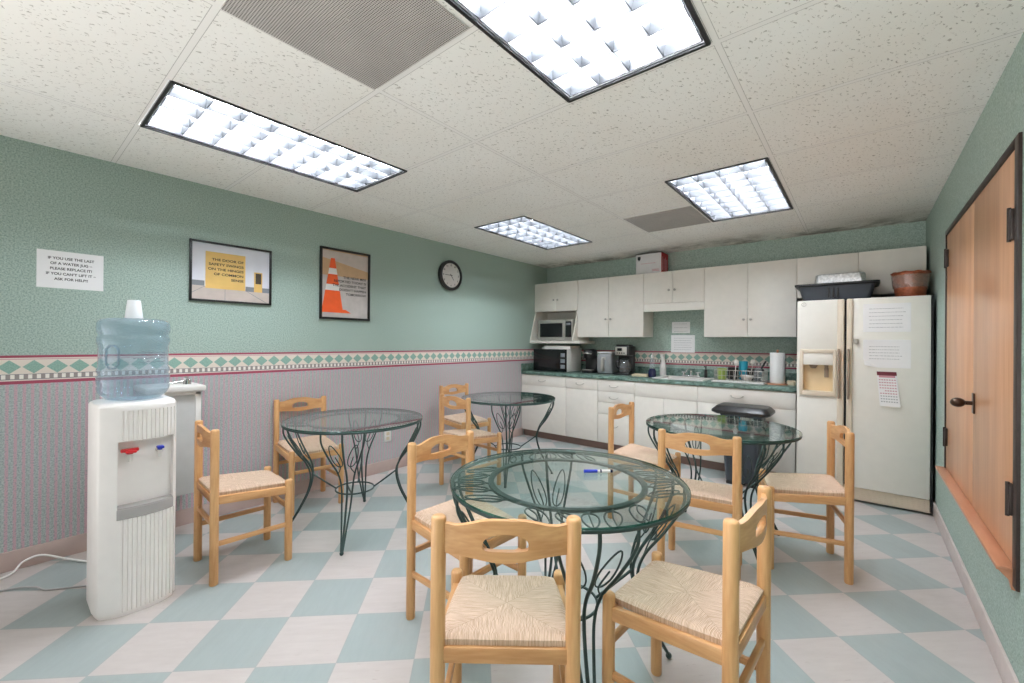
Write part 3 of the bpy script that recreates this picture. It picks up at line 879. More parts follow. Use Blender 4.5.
# microwave niche below the first wall cabinet
t = thing('microwave_shelf', 'cream open shelf niche with flared sides holding the beige microwave', 'shelf', (0.36, 4.98, 1.262))
YN = 4.765
for x in (0.004, 0.689):
    m = MB(); m.prism([(YB, 1.705), (YU, 1.705), (YN, 1.312), (YN, 1.302), (YB, 1.302)], x, x + 0.02, plane='yz'); obj('side_panel', m, 'cab', t)
m = MB(); m.box(0.004, 0.80, YN, YB, 1.266, 1.302, 0.002); obj('shelf_board', m, 'cab', t)
m = MB(); m.box(0.024, 0.689, YB - .012, YB, 1.302, 1.705); obj('back_panel', m, 'cab', t)

def microwave(label, x0, x1, y0, y1, z0, z1, front, shell, door, split):
    t = thing('microwave', label, 'microwave', ((x0 + x1) / 2, (y0 + y1) / 2, z0), 0)
    m = MB(); m.box(x0, x1, y0 + .02, y1, z0 + 0.006, z1, 0.004)
    for x in (x0 + .04, x1 - .04):
        for y in (y0 + .05, y1 - .05): m.cyl((x, y, z0), (x, y, z0 + .008), 0.012, seg=10)
    obj('case', m, shell, t)
    xs_ = x0 + (x1 - x0) * split
    m = MB(); m.box(x0, xs_ - .002, y0, y0 + .02, z0 + .008, z1, 0.004); d = obj('door', m, door, t)
    m = MB(); m.box(x0 + .045, xs_ - .03, y0 - .002, y0 + .004, z0 + .05, z1 - .05, 0.002); obj('window', m, 'blackg', d)
    m = MB(); m.box(xs_, x1, y0, y0 + .02, z0 + .008, z1, 0.004); p = obj('control_panel', m, front, t)
    return t, p, xs_, x1, y0, z0, z1
t, p, a, b, y, z0, z1 = microwave('beige microwave with black window inside the open shelf niche', 0.085, 0.655, 4.835, 5.15, 1.302, 1.590, 'steel', 'steel', 'steel', 0.78)
m = MB(); m.box(a + .018, b - .015, y - .002, y + .003, z0 + .05, z1 - .03, 0.001); pp = obj('keypad', m, 'blackg', p)
m = MB(); m.box(a + .03, b - .03, y - .004, y - .001, z1 - .08, z1 - .05); obj('display', m, 'p_grey', pp)
t, p, a, b, y, z0, z1 = microwave('black-fronted microwave with white case on the counter at the left wall', 0.112, 0.640, 4.71, 5.10, ZC, 1.188, 'blackg', 'white', 'blackg', 0.80)
for k in range(3):
    m = MB(); m.box(a + .02, b - .02, y - .003, y + .001, z0 + .05 + .075 * k, z0 + .10 + .075 * k, 0.001); obj('keypad', m, 'p_grey', p)
m = MB(); m.box(0.20, 0.66, 4.79, 5.08, 1.188, 1.208, 0.006); m.box(0.22, 0.64, 4.80, 5.07, 1.208, 1.232, 0.008)
tag(obj('folded_towel', m, 'white'), 'flat white folded cloth lying on the black microwave, under the niche', 'towel')

# counter appliances
t = thing('pod_coffee_machine', 'black single-serve coffee machine beside the black microwave', 'coffee machine', (0.865, 4.93, ZC))
m = MB(); m.box(0.785, 0.945, 4.85, 5.05, ZC, ZC + .035, 0.008); m.box(0.785, 0.945, 4.95, 5.05, ZC + .03, ZC + .22, 0.012); obj('body', m, 'black', t)
m = MB(); m.loft([[(0.865 + rx * math.cos(a) , 4.94 + ry * math.sin(a), z) for a in [2 * math.pi * k / 24 for k in range(24)]] for rx, ry, z in ((.078, .095, ZC + .19), (.084, .10, ZC + .22), (.084, .10, ZC + .28), (.07, .085, ZC + .305), (.04, .05, ZC + .312))]); obj('brew_head', m, 'black', t, angle=50)
m = MB(); m.tube(spline([(0.80, 4.85, ZC + .25), (0.82, 4.825, ZC + .255), (0.865, 4.815, ZC + .257), (0.91, 4.825, ZC + .255), (0.93, 4.85, ZC + .25)], 4), 0.007, 8); obj('handle', m, 'steel', t)
m = MB(); m.box(0.80, 0.93, 4.84, 4.92, ZC + .035, ZC + .045, 0.003); obj('drip_tray', m, 'steel', t)

t = thing('air_fryer', 'rounded grey countertop air fryer with a white paper on top', 'air fryer', (1.10, 4.96, ZC))
def rrect(cx, cy, hx, hy, r, z, n=6):
    out = []
    for (sx, sy, a0) in ((1, 1, 0), (-1, 1, math.pi / 2), (-1, -1, math.pi), (1, -1, 1.5 * math.pi)):
        for k in range(n + 1):
            a = a0 + math.pi / 2 * k / n
            out.append((cx + sx * (hx - r) + r * math.cos(a), cy + sy * (hy - r) + r * math.sin(a), z))
    return out
m = MB(); m.loft([rrect(1.10, 4.97, .096, .11, .04, ZC + .012), rrect(1.10, 4.97, .108, .12, .05, ZC + .05), rrect(1.10, 4.97, .108, .12, .05, ZC + .20), rrect(1.10, 4.97, .098, .11, .045, ZC + .25), rrect(1.10, 4.97, .07, .08, .04, ZC + .262)]); obj('body', m, 'grey', t, angle=50)
m = MB(); m.loft([rrect(1.10, 4.97, .10, .115, .04, ZC), rrect(1.10, 4.97, .10, .115, .04, ZC + .014)]); obj('base', m, 'black', t)
m = MB(); m.box(1.085, 1.115, 4.80, 4.86, ZC + .04, ZC + .20, 0.01); m.box(1.07, 1.13, 4.845, 4.86, ZC + .18, ZC + .215, 0.006); obj('handle', m, 'steel', t)
m = MB(); m.box(1.0, 1.2, 4.87, 5.07, ZC + .263, ZC + .276, 0.005); tag(obj('paper_stack', m, 'paper'), 'small stack of white paper lying on the grey air fryer', 'paper')

t = thing('drip_coffee_maker', 'black and silver drip coffee maker with glass carafe on the counter', 'coffee maker', (1.362, 4.92, ZC))
m = MB(); m.box(1.255, 1.455, 4.82, 5.00, ZC, ZC + .03, 0.008); m.box(1.255, 1.455, 4.945, 5.00, ZC + .03, ZC + .25, 0.008); m.box(1.255, 1.455, 4.83, 5.00, ZC + .235, ZC + .355, 0.012); m.box(1.27, 1.44, 4.85, 4.98, ZC + .355, ZC + .372, 0.006); obj('body', m, 'black', t)
m = MB(); m.box(1.272, 1.42, 4.822, 4.832, ZC + .245, ZC + .345, 0.003); f = obj('front_panel', m, 'steel', t)
m = MB(); m.box(1.30, 1.36, 4.819, 4.823, ZC + .295, ZC + .33); obj('display', m, 'blackg', f)
for x in (1.30, 1.33, 1.36, 1.39):
    m = MB(); m.cyl((x, 4.823, ZC + .27), (x, 4.818, ZC + .27), 0.008, seg=12); obj('button', m, 'black', f)
m = MB(); m.lathe([(0.055, 0.03), (0.072, 0.06), (0.075, 0.10), (0.060, 0.15), (0.045, 0.175), (0.050, 0.185)], (1.372, 4.89, ZC), 28, cap1=False); c = obj('carafe', m, 'clear', t, angle=60)
m = MB(); m.lathe([(0.050, 0.185), (0.052, 0.195), (0.02, 0.205)], (1.372, 4.89, ZC), 24); obj('lid', m, 'black', c)
m = MB(); m.tube(spline([(1.33, 4.858, ZC + .18), (1.295, 4.828, ZC + .17), (1.292, 4.822, ZC + .11), (1.318, 4.845, ZC + .07)], 5), 0.008, 8); obj('handle', m, 'black', c)
m = MB(); m.lathe([(0.054, 0.032), (0.069, 0.06), (0.071, 0.085)], (1.372, 4.89, ZC), 24); obj('coffee', m, 'p_dark', c)

m = MB(); m.box(1.51, 1.70, 4.76, 4.86, ZC, ZC + .026, 0.008); m.box(1.53, 1.68, 4.77, 4.85, ZC + .026, ZC + .034, 0.004)
tag(obj('sponge_dish', m, 'beige'), 'low beige sponge dish beside the coffee maker', 'sponge dish')
t = thing('soap_bottle', 'dark blue dish soap bottle with clear upper half beside the sink', 'bottle', (1.745, 4.80, ZC))
m = MB(); m.loft([[(1.745 + rx * math.cos(a), 4.80 + ry * math.sin(a), ZC + z) for a in [2 * math.pi * k / 20 for k in range(20)]] for rx, ry, z in ((.042, .026, 0), (.046, .03, .02), (.044, .028, .07), (.032, .022, .10))]); obj('lower_body', m, 'navy', t, angle=60)
m = MB(); m.loft([[(1.745 + rx * math.cos(a), 4.80 + ry * math.sin(a), ZC + z) for a in [2 * math.pi * k / 20 for k in range(20)]] for rx, ry, z in ((.032, .022, .10), (.028, .02, .16), (.015, .015, .22))]); obj('upper_body', m, 'clear', t, angle=60)
m = MB(); m.lathe([(0.016, .22), (0.016, .25), (0.007, .255), (0.006, .275)], (1.745, 4.80, ZC), 16); obj('cap', m, 'white', t)
t = thing('spray_bottle', 'white spray bottle standing at the left end of the sink', 'bottle', (1.765, 5.09, ZC))
SBX, SBY = 1.765, 5.09
m = MB(); m.lathe([(0.034, 0), (0.038, .01), (0.038, .11), (0.030, .15), (0.014, .19), (0.014, .21)], (SBX, SBY, ZC + .0), 24); obj('body', m, 'white', t, angle=60)
m = MB(); m.box(SBX - .018, SBX + .018, SBY - .05, SBY + .025, ZC + .225, ZC + .262, 0.008); m.cyl((SBX, SBY, ZC + .205), (SBX, SBY, ZC + .23), 0.018); m.box(SBX - .006, SBX + .006, SBY - .045, SBY - .03, ZC + .175, ZC + .23, 0.003); obj('spray_head', m, 'white', t)
t = thing('soap_pump', 'small black soap pump at the right end of the sink', 'soap pump', (2.236, 5.075, ZC + .01))
m = MB(); m.cyl((2.255, 5.07, ZC + .01), (2.255, 5.07, ZC + .10), 0.017, 0.015); obj('body', m, 'black', t)
m = MB(); m.cyl((2.255, 5.07, ZC + .10), (2.255, 5.07, ZC + .13), 0.006); m.box(2.245, 2.265, 5.02, 5.08, ZC + .128, ZC + .14, 0.003); obj('nozzle', m, 'black', t)

# dish rack and what stands in it
RX0, RX1, RY0, RY1 = 2.435, 2.865, 4.70, 5.00
t = thing('dish_rack', 'white wire dish rack on a drip tray full of dishes', 'dish rack', ((RX0 + RX1) / 2, 4.85, ZC))
m = MB(); m.box(RX0 - .02, RX1 + .02, RY0 - .03, RY1 + .02, ZC, ZC + .008, 0.003)
m.box(RX0 - .02, RX1 + .02, RY0 - .03, RY0 - .02, ZC, ZC + .02, 0.003); m.box(RX0 - .02, RX1 + .02, RY1 + .01, RY1 + .02, ZC, ZC + .02, 0.003); m.box(RX0 - .02, RX0 - .01, RY0 - .03, RY1 + .02, ZC, ZC + .02, 0.003); m.box(RX1 + .01, RX1 + .02, RY0 - .03, RY1 + .02, ZC, ZC + .02, 0.003)
obj('drip_tray', m, 'white', t)
m = MB()
for z, r in ((ZC + .025, 0.003), (ZC + .07, 0.0025), (ZC + .125, 0.0035)):
    m.tube([(RX0, RY0, z), (RX1, RY0, z), (RX1, RY1, z), (RX0, RY1, z)], r, 6, True)
nx = 12
for k in range(nx + 1):
    x = RX0 + (RX1 - RX0) * k / nx
    m.tube([(x, RY0, ZC + .125), (x, RY0, ZC + .02), (x, RY1, ZC + .02), (x, RY1, ZC + .125)], 0.002, 5)
for k in range(1, 8):
    y = RY0 + (RY1 - RY0) * k / 8
    for x in (RX0, RX1): m.tube([(x, y, ZC + .02), (x, y, ZC + .125)], 0.002, 5)
for x in (RX0 + .03, RX1 - .03):
    for y in (RY0 + .03, RY1 - .03): m.cyl((x, y, ZC + .008), (x, y, ZC + .022), 0.004, seg=8)
obj('wire_basket', m, 'steel', t)
def mug(name, label, cat, x, y, z, r, h, mat, handle=True, up=True):
    t = thing(name, label, cat, (x, y, z))
    m = MB()
    prof = [(r * .8, 0), (r * .92, h * .08), (r, h), (r * .93, h), (r * .84, h * .1), (r * .3, h * .08)]
    m.lathe(prof, (x, y, z), 24); obj('body', m, mat, t, angle=50)
    if handle:
        m = MB(); m.tube(spline([(x + r * .95, y - .005, z + h * .8), (x + r * 1.6, y - .02, z + h * .7), (x + r * 1.55, y - .02, z + h * .35), (x + r * .92, y - .005, z + h * .2)], 5), r * .11, 8); obj('handle', m, mat, t)
    return t
ZR = ZC + .0235
mug('cup', 'lime green plastic cup at the left end of the dish rack', 'cup', 2.492, 4.77, ZR, 0.045, 0.115, 'green', False)
mug('mug', 'black mug in the dish rack between the green cup and teal tumbler', 'mug', 2.575, 4.86, ZR, 0.05, 0.125, 'black')
mug('tumbler', 'teal tumbler in the middle of the dish rack', 'cup', 2.66, 4.92, ZR, 0.042, 0.19, 'teal', False)
t = thing('bowl', 'white bowl in the dish rack below the dark pan', 'bowl', (2.70, 4.79, ZR))
m = MB(); m.lathe([(0.02, 0), (0.045, .015), (0.062, .055), (0.058, .055), (0.040, .02)], (2.72, 4.78, ZR), 28); obj('body', m, 'white', t, angle=50)
t = thing('saucepan', 'dark saucepan leaning in the right half of the dish rack', 'pan', (2.79, 4.90, ZR))
m = MB(); m.lathe([(0.055, 0), (0.075, .01), (0.078, .085), (0.073, .085), (0.068, .014)], (2.775, 4.90, ZR + .03), 28); o = obj('pan_body', m, 'black', t, angle=50)
m = MB(); m.tube(spline([(2.80, 4.97, ZR + .10), (2.82, 5.02, ZR + .14), (2.84, 5.06, ZR + .19)], 4), 0.009, 8); obj('handle', m, 'black', t)
m = MB(); m.cyl((2.775, 4.90, ZR + .0), (2.775, 4.90, ZR + .032), 0.05); obj('pan_foot', m, 'black', t)
t = thing('glass_jar', 'clear glass jar at the right end of the dish rack by the paper towels', 'jar', (2.83, 4.78, ZR))
m = MB(); m.lathe([(0.03, 0), (0.036, .01), (0.036, .10), (0.026, .125), (0.026, .14)], (2.82, 4.765, ZR), 24, cap1=False); obj('body', m, 'clear', t, angle=60)
for k, (x, y, dx, dz, mat, nm, lab) in enumerate(((2.615, 4.745, .01, .16, 'white', 'spatula', 'white spatula standing in the dish rack front'), (2.755, 4.735, .02, .17, 'steel', 'serving_spoon', 'metal serving spoon standing in the dish rack front'))):
    m = MB(); m.tube([(x, y, ZR), (x + dx, y + .01, ZR + dz)], 0.0035, 6); m.ball((x + dx, y + .01, ZR + dz + .02), 0.022, sc=(1, .3, 1.3), seg=12); tag(obj(nm, m, mat), lab, 'utensil')

t = thing('paper_towel_holder', 'white paper towel roll on a wooden stand at the right end of the counter', 'paper towels', (2.975, 4.82, ZC))
m = MB(); m.lathe([(0.088, 0), (0.09, .006), (0.086, .014)], (2.975, 4.82, ZC), 32); m.cyl((2.975, 4.82, ZC + .01), (2.975, 4.82, ZC + .325), 0.008); m.ball((2.975, 4.82, ZC + .328), 0.012); obj('stand', m, 'sill_wood', t)
m = MB(); m.lathe([(0.0195, .016), (0.062, .016), (0.064, .02), (0.064, .306), (0.062, .31), (0.0195, .31)], (2.975, 4.82, ZC), 36, cap0=False, cap1=False); obj('paper_roll', m, 'towel', t, angle=50)
m = MB(); m.loft([rrect(3.085, 4.86, .035, .03, .02, ZC), rrect(3.085, 4.86, .04, .034, .02, ZC + .03), rrect(3.085, 4.86, .03, .026, .02, ZC + .045)]); tag(obj('scrub_sponge', m, 'beige'), 'small tan scrub sponge right of the paper towels', 'sponge')

# notices over the sink
def notice(label, x0, x1, z0, z1, y, rows, seed, group=None, hgt=0.004):
    t = thing('notice_sheet', label, 'notice', ((x0 + x1) / 2, y, z0))
    m = MB(); m.box(x0, x1, y - 0.0015, y, z0, z1); obj('sheet', m, 'paper', t)
    w = x1 - x0; h = z1 - z0
    for k in range(rows): obj('text_line', dashes(MB(), x0 + .12 * w, x1 - .1 * w, [z1 - h * (0.18 + 0.66 * k / max(1, rows - 1))], y - 0.0020, hgt, 0, seed + 31 * k), 'ink_grey', t)
    return t
notice('small white notice, upper of the two taped above the sink', 1.835, 2.045, 1.402, 1.535, D, 3, 3)
notice('white notice with several lines, lower of the two taped above the sink', 1.826, 2.100, 1.172, 1.378, D, 6, 4)

# carton on the wall cabinets
t = thing('paper_carton', 'white and red carton on top of the wall cabinets, touching the ceiling', 'box', (1.63, 5.05, 2.102))
bx0, bx1, by0, by1, bz0, bz1 = 1.478, 1.790, 4.945, 5.165, 2.1025, 2.352
m = MB(); m.box(bx0, bx1 - .003, by0, by1, bz0, bz1 - .004, 0.002); c = obj('carton_body', m, 'boxwhite', t)
m = MB(); m.box(bx1 - .003, bx1, by0, by1, bz0, bz1 - .004, 0.0); obj('red_end', m, 'boxred', c)
m = MB(); m.box(bx0 - .002, bx1 + .002, by0 - .002, by1, bz1 - .004, bz1, 0.001); obj('lid', m, 'p_dark', t)
m = MB(); m.prism([(bx0 + .022, bz1 - .03), (bx0 + .058, bz1 - .03), (bx0 + .058, bz1 - .06), (bx0 + .040, bz1 - .085), (bx0 + .022, bz1 - .06)], by0 - .0012, by0 - .0002, plane='xz'); obj('shield_mark', m, 'ink', c)
for a_, b_, z_, h_ in ((bx0 + .06, bx1 - .06, bz0 + .13, .006), (bx0 + .20, bx1 - .02, bz0 + .035, .010), (bx0 + .20, bx1 - .02, bz0 + .05, .010)):
    obj('text_line', dashes(MB(), a_, b_, [z_], by0 - .0008, h_, 0, int(z_ * 100)), 'pink', c)
m = MB()
for k in range(4): m.box(bx1, bx1 + .0008, by0 + .03 + .045 * k, by0 + .05 + .045 * k, bz0 + .04, bz0 + .20 - .02 * (k % 2))
obj('end_print', m, 'pink', c)

# ------------------------------------------------------------------ fridge
FY = 4.434
t = thing('refrigerator', 'cream side-by-side refrigerator with ice dispenser and notices taped on', 'refrigerator', (3.585, 4.79, 0))
m = MB(); m.box(3.168, W - 0.016, FY + 0.068, 5.14, 0.02, 1.648, 0.004); m.box(4.0075, W - 0.016, FY + 0.012, FY + 0.07, 0.02, 1.655, 0.002)
for x in (3.22, 3.95):
    for y in (4.6, 5.05): m.cyl((x, y, 0), (x, y, 0.022), 0.02, seg=10)
obj('case', m, 'black', t)
dx0, dx1, dz0, dz1 = 3.212, 3.425, 0.885, 1.205
m = MB(); x0, x1, z0, z1 = 3.170, 3.494, 0.122, 1.655
m.box(x0, x1, FY, FY + .06, dz1, z1, 0.006); m.box(x0, x1, FY, FY + .06, z0, dz0, 0.006)
m.box(x0, dx0, FY, FY + .06, dz0 - .01, dz1 + .01, 0.0); m.box(dx1, x1, FY, FY + .06, dz0 - .01, dz1 + .01, 0.0)
m.box(x0 + .004, x1 - .004, FY + .06, FY + .068, z0 + .004, z1 - .004)
fd = obj('freezer_door', m, 'fridge', t)
m = MB(); m.box(3.508, 4.005, FY, FY + .062, 0.122, 1.655, 0.008); m.box(3.512, 4.0, FY + .06, FY + .068, .126, 1.65); rd = obj('fridge_door', m, 'fridge', t)
m = MB(); m.box(3.172, 4.005, FY + .02, FY + .07, 0.018, 0.116, 0.004)
for k in range(5): m.box(3.20, 3.98, FY + .014, FY + .021, 0.034 + .015 * k, 0.042 + .015 * k)
obj('grille', m, 'fridge_trim', t)
for nm, d, a, b, gx in (('handle', fd, 3.448, 3.492, 3.452), ('handle', rd, 3.510, 3.545, 3.514)):
    m = MB(); m.box(a, b, FY - .022, FY + .001, 0.124, 1.653, 0.006); hd = obj(nm, m, 'fridge_trim', d)
    m = MB(); m.box(gx, gx + .016, FY - .05, FY - .02, 0.835, 1.245, 0.006); obj('grip', m, 'fridge_grip', hd)
m = MB(); fw = 0.022
m.box(dx0 - fw, dx0 + .004, FY - .014, FY + .004, dz0 - .04, dz1 + .032, 0.004); m.box(dx1 - .004, dx1 + fw - .004, FY - .014, FY + .004, dz0 - .04, dz1 + .032, 0.004)
m.box(dx0, dx1, FY - .014, FY + .004, dz1, dz1 + .032, 0.004); m.box(dx0, dx1, FY - .020, FY + .004, dz0 - .04, dz0, 0.005)
ds = obj('dispenser_frame', m, 'fridge_trim', fd)
m = MB(); m.box(dx0 + .004, dx1 - .004, FY - .008, FY + .055, 1.105, dz1, 0.003); m.box(3.30, 3.345, FY - .010, FY - .006, 1.165, 1.172); obj('dispenser_panel', m, 'fridge', ds)
m = MB()
m.quad((dx0, FY + .058, dz0), (dx1, FY + .058, dz0), (dx1, FY + .058, 1.105), (dx0, FY + .058, 1.105)); m.quad((dx0 + .001, FY, dz0), (dx0 + .001, FY + .058, dz0), (dx0 + .001, FY + .058, 1.105), (dx0 + .001, FY, 1.105)); m.quad((dx1 - .001, FY, dz0), (dx1 - .001, FY + .058, dz0), (dx1 - .001, FY + .058, 1.105), (dx1 - .001, FY, 1.105)); m.quad((dx0, FY, dz0 + .001), (dx1, FY, dz0 + .001), (dx1, FY + .058, dz0 + .001), (dx0, FY + .058, dz0 + .001))
obj('dispenser_cavity', m, 'disp', ds)
m = MB(); m.cyl((3.285, FY + .035, 1.105), (3.285, FY + .035, 1.075), 0.032, 0.018); m.cyl((3.375, FY + .035, 1.105), (3.375, FY + .035, 1.07), 0.015, 0.010); m.box(3.36, 3.39, FY + .045, FY + .055, 1.0, 1.08, 0.003); obj('spout', m, 'fridge_grip', ds)
m = MB(); m.tube([(3.218 + .016 * math.cos(a), FY - .0015, 1.622 + .016 * math.sin(a)) for a in [2 * math.pi * k / 24 for k in range(24)]], 0.002, 6, True); m.box(3.2165, 3.2195, FY - .003, FY, 1.608, 1.636); obj('badge', m, 'steel', fd)
m = MB(); m.box(3.557, 3.585, FY - .022, FY + .001, 1.288, 1.325, 0.004); m.cyl((3.571, FY - .022, 1.307), (3.571, FY - .028, 1.307), 0.008, seg=12); obj('door_lock', m, 'steel', rd)

notice('white typed notice, upper sheet on the fridge door', 3.613, 3.895, 1.382, 1.605, FY, 6, 11)
# second notice with a curled lower-left corner
t = thing('notice_sheet', 'white typed notice with curled corner, lower sheet on the fridge door', 'notice', (3.755, FY, 1.097))
m = MB(); n = 16; x0, x1, z0, z1 = 3.614, 3.896, 1.100, 1.320
def curl(u, v):
    k = max(0, 0.30 - (u + v * 0.9)) / 0.30
    return (x0 + (x1 - x0) * u + 0.01 * k, FY - 0.0015 - 0.030 * k ** 1.6, z0 + (z1 - z0) * v + 0.018 * k)
V = [[m.bm.verts.new(curl(i / n, j / n)) for j in range(n + 1)] for i in range(n + 1)]
for i in range(n):
    for j in range(n): m.bm.faces.new((V[i][j], V[i + 1][j], V[i + 1][j + 1], V[i][j + 1]))
obj('sheet', m, 'paper', t)
for k in range(5): obj('text_line', dashes(MB(), x0 + .035, x1 - .05, [z1 - .055 - .024 * k], FY - .0022, .004, 0, 12 + k), 'ink_grey', t)
# calendar
t = thing('wall_calendar', 'small pink calendar page stuck on the fridge door below the notices', 'calendar', (3.76, FY, 0.80))
m = MB(); x0, x1, z0, z1 = 3.696, 3.815, 0.800, 1.072
V = []
for i in range(9):
    row = []
    for j in range(13):
        u, v = i / 8, j / 12
        k = (1 - v)
        row.append(m.bm.verts.new((x0 + (x1 - x0) * u + 0.022 * k, FY - 0.002 - 0.016 * k ** 2 * (0.4 + u), z0 + (z1 - z0) * v)))
    V.append(row)
for i in range(8):
    for j in range(12): m.bm.faces.new((V[i][j], V[i + 1][j], V[i + 1][j + 1], V[i][j + 1]))
obj('page', m, 'paper', t)
def calp(u, v, off=0.0012):
    k = 1 - v
    return (x0 + (x1 - x0) * u + 0.022 * k, FY - 0.002 - 0.016 * k ** 2 * (0.4 + u) - off, z0 + (z1 - z0) * v)
m = MB()
m.quad(calp(.01, .88), calp(.99, .88), calp(.99, .99), calp(.01, .99), 1)
m.quad(calp(.1, .82), calp(.9, .82), calp(.9, .88), calp(.1, .88), 0)
for r in range(9):
    for c in range(7):
        v = .77 - .078 * r
        mi = 0 if r < 6 else 2
        if r == 4 and c < 2: continue
        m.quad(calp(.08 + .125 * c, v - .03), calp(.16 + .125 * c, v - .03), calp(.16 + .125 * c, v), calp(.08 + .125 * c, v), mi)
obj('print', m, ['pink', 'maroon', 'ink_grey'], t)

# on top of the fridge
FT = 1.649
t = thing('black_tray', 'wide black plastic serving tray on top of the fridge', 'tray', (3.44, 4.68, FT))
m = MB(); m.loft([rrect(3.43, 4.69, .225, .16, .03, FT), rrect(3.43, 4.69, .262, .195, .03, FT + .140)]); obj('body', m, 'char', t)
m = MB(); m.loft([rrect(3.43, 4.69, .262, .195, .03, FT + .132), rrect(3.43, 4.69, .288, .222, .04, FT + .138), rrect(3.43, 4.69, .288, .222, .04, FT + .152), rrect(3.43, 4.69, .262, .195, .03, FT + .154)]); obj('rim', m, 'black', t)
m = MB()
for x in (3.38, 3.41, 3.44): m.box(x, x + .012, 4.502, 4.53, FT + .03, FT + .12, 0.003)
obj('rib', m, 'black', t)
t = thing('foil_pan', 'crinkled aluminium foil pan lying on the black tray over the fridge', 'foil pan', (3.45, 4.70, FT + .1545))
m = MB(); rings = []
rnd = random.Random(3)
for z, s in ((0, 1.0), (.02, 1.0), (.045, .99), (.07, .98), (.088, .965), (.098, .92)):
    r = rrect(3.455, 4.70, .175 * s, .13 * s, .04, FT + .1545 + z * .88, 10)
    rings.append([(x + rnd.uniform(-.003, .003), y + rnd.uniform(-.003, .003), zz + (rnd.uniform(-.002, .002) if 0 < z < .09 else 0)) for x, y, zz in r])
m.loft(rings); obj('foil_body', m, 'foil', t, angle=20)
m = MB(); m.box(3.745, 3.90, 4.52, 4.72, FT, FT + .016, 0.004); tag(obj('folder', m, 'navy'), 'dark blue folder lying flat between the tray and the copper basket', 'folder')
t = thing('copper_basket', 'brown copper basket wrapped in clear plastic on the right end of the fridge', 'basket', (3.905, 4.62, FT))
m = MB(); m.lathe([(0.084, 0), (0.090, .012), (0.104, .12), (0.112, .19), (0.116, .208), (0.110, .208), (0.098, .12), (0.082, .024)], (3.902, 4.63, FT), 32); obj('basket_body', m, 'copper', t, angle=50)
m = MB(); rnd = random.Random(5)
m.loft([[(3.902 + (r + rnd.uniform(-.003, .003)) * math.cos(a), 4.63 + (r + rnd.uniform(-.003, .003)) * math.sin(a), FT + z) for a in [2 * math.pi * k / 40 for k in range(40)]] for r, z in ((.105, .085), (.111, .115), (.114, .15), (.117, .185))], caps=False); obj('plastic_wrap', m, 'wrap', t, angle=20)
m = MB(); m.tube([(3.902 + (.114) * math.cos(a), 4.63 + .114 * math.sin(a), FT + .203 + .004 * math.sin(9 * a)) for a in [2 * math.pi * k / 40 for k in range(40)]], 0.007, 8, True); obj('rim', m, 'copper', t, angle=80)

# ------------------------------------------------------------------ bin
t = thing('trash_bin', 'dark charcoal swing-lid trash bin in front of the cabinets by the fridge', 'bin', (2.765, 4.37, 0))
m = MB(); bxc, byc = 2.765, 4.375
m.loft([rrect(bxc, byc, .125, .105, .03, 0.028), rrect(bxc, byc, .165, .135, .04, .60), rrect(bxc, byc, .172, .142, .04, .64)]); obj('body', m, 'char', t)
m = MB()
for sx in (-1, 1): m.box(bxc + sx * .085 - .03, bxc + sx * .085 + .03, byc - .115, byc + .09, 0.0, 0.03, 0.006)
m.box(bxc - .045, bxc + .045, byc - .15, byc - .09, 0.02, 0.035, 0.004); obj('foot_pedal', m, 'black', t)
m = MB(); m.loft([rrect(bxc, byc, .215, .165, .05, .640), rrect(bxc, byc, .238, .178, .05, .655), rrect(bxc, byc, .238, .178, .05, .672), rrect(bxc, byc, .205, .150, .05, .706), rrect(bxc, byc, .196, .142, .05, .711), rrect(bxc, byc, .15, .10, .04, .713)]); obj('lid', m, 'black', t)

# ------------------------------------------------------------------ water cooler, bottle, cup, fountain
CX0, CX1, CY0, CY1 = 0.700, 0.995, 0.283, 0.588
CYM = (CY0 + CY1) / 2; HWY = (CY1 - CY0) / 2
def cooler_outline(rib=False, notch=False, ins=0.0, bulge=0.055):
    pts = []
    r = 0.03
    for k in range(7):
        a = math.pi + math.pi / 2 * k / 6
        pts.append((CX0 + ins + r + r * math.cos(a), CY0 + ins + r + r * math.sin(a)))
    n = 160
    xe = CX1 - bulge
    for k in range(n + 1):
        s = -1 + 2 * k / n
        y = CYM + s * (HWY - ins)
        x = xe - ins + bulge * (1 - abs(s) ** 2.6)
        if abs(s) > 0.90: x -= 0.05 * ((abs(s) - 0.90) / 0.10) ** 2
        if notch and CYM - 0.080 < y < CYM + 0.128: x = xe - 0.035 + 0.020 * (1 - s * s)
        if rib and -0.42 < s < 0.97:
            ph = (s * 9.5) % 1.0
            if ph < 0.30: x -= 0.007
        pts.append((x, y))
    for k in range(7):
        a = math.pi / 2 + math.pi / 2 * k / 6
        pts.append((CX0 + ins + r + r * math.cos(a), CY1 - ins - r + r * math.sin(a)))
    return pts
t = thing('water_cooler', 'white floor-standing water cooler with ribbed front and red hot tap', 'water cooler', ((CX0 + CX1) / 2, CYM, 0))
m = MB()
m.prism(cooler_outline(ins=0.008), 0.0, 0.022)
m.prism(cooler_outline(rib=True), 0.020, 0.445)
m.prism(cooler_outline(notch=True), 0.445, 0.805)
m.prism(cooler_outline(rib=True), 0.805, 0.944)
m.loft([[(x, y, z) for x, y in cooler_outline(ins=i)] for i, z in ((0, 0.944), (0, 0.962), (0.006, 0.974), (0.020, 0.982))])
obj('body', m, 'cooler', t, angle=30)
m = MB()
arc = [(x + 0.0015, y) for x, y in cooler_outline() if CYM - 0.083 < y < CYM + 0.130 and x > 0.9]
inn = [(x - 0.006, y) for x, y in arc][::-1]
m.prism(arc + inn, 0.447, 0.492); obj('drip_band', m, 'cooler_grey', t)
m = MB()
inn = [(0.925, y) for x, y in arc][::-1]
m.prism([(x - .008, y) for x, y in arc] + inn, 0.490, 0.497); obj('drip_tray', m, 'cooler_grey', t)
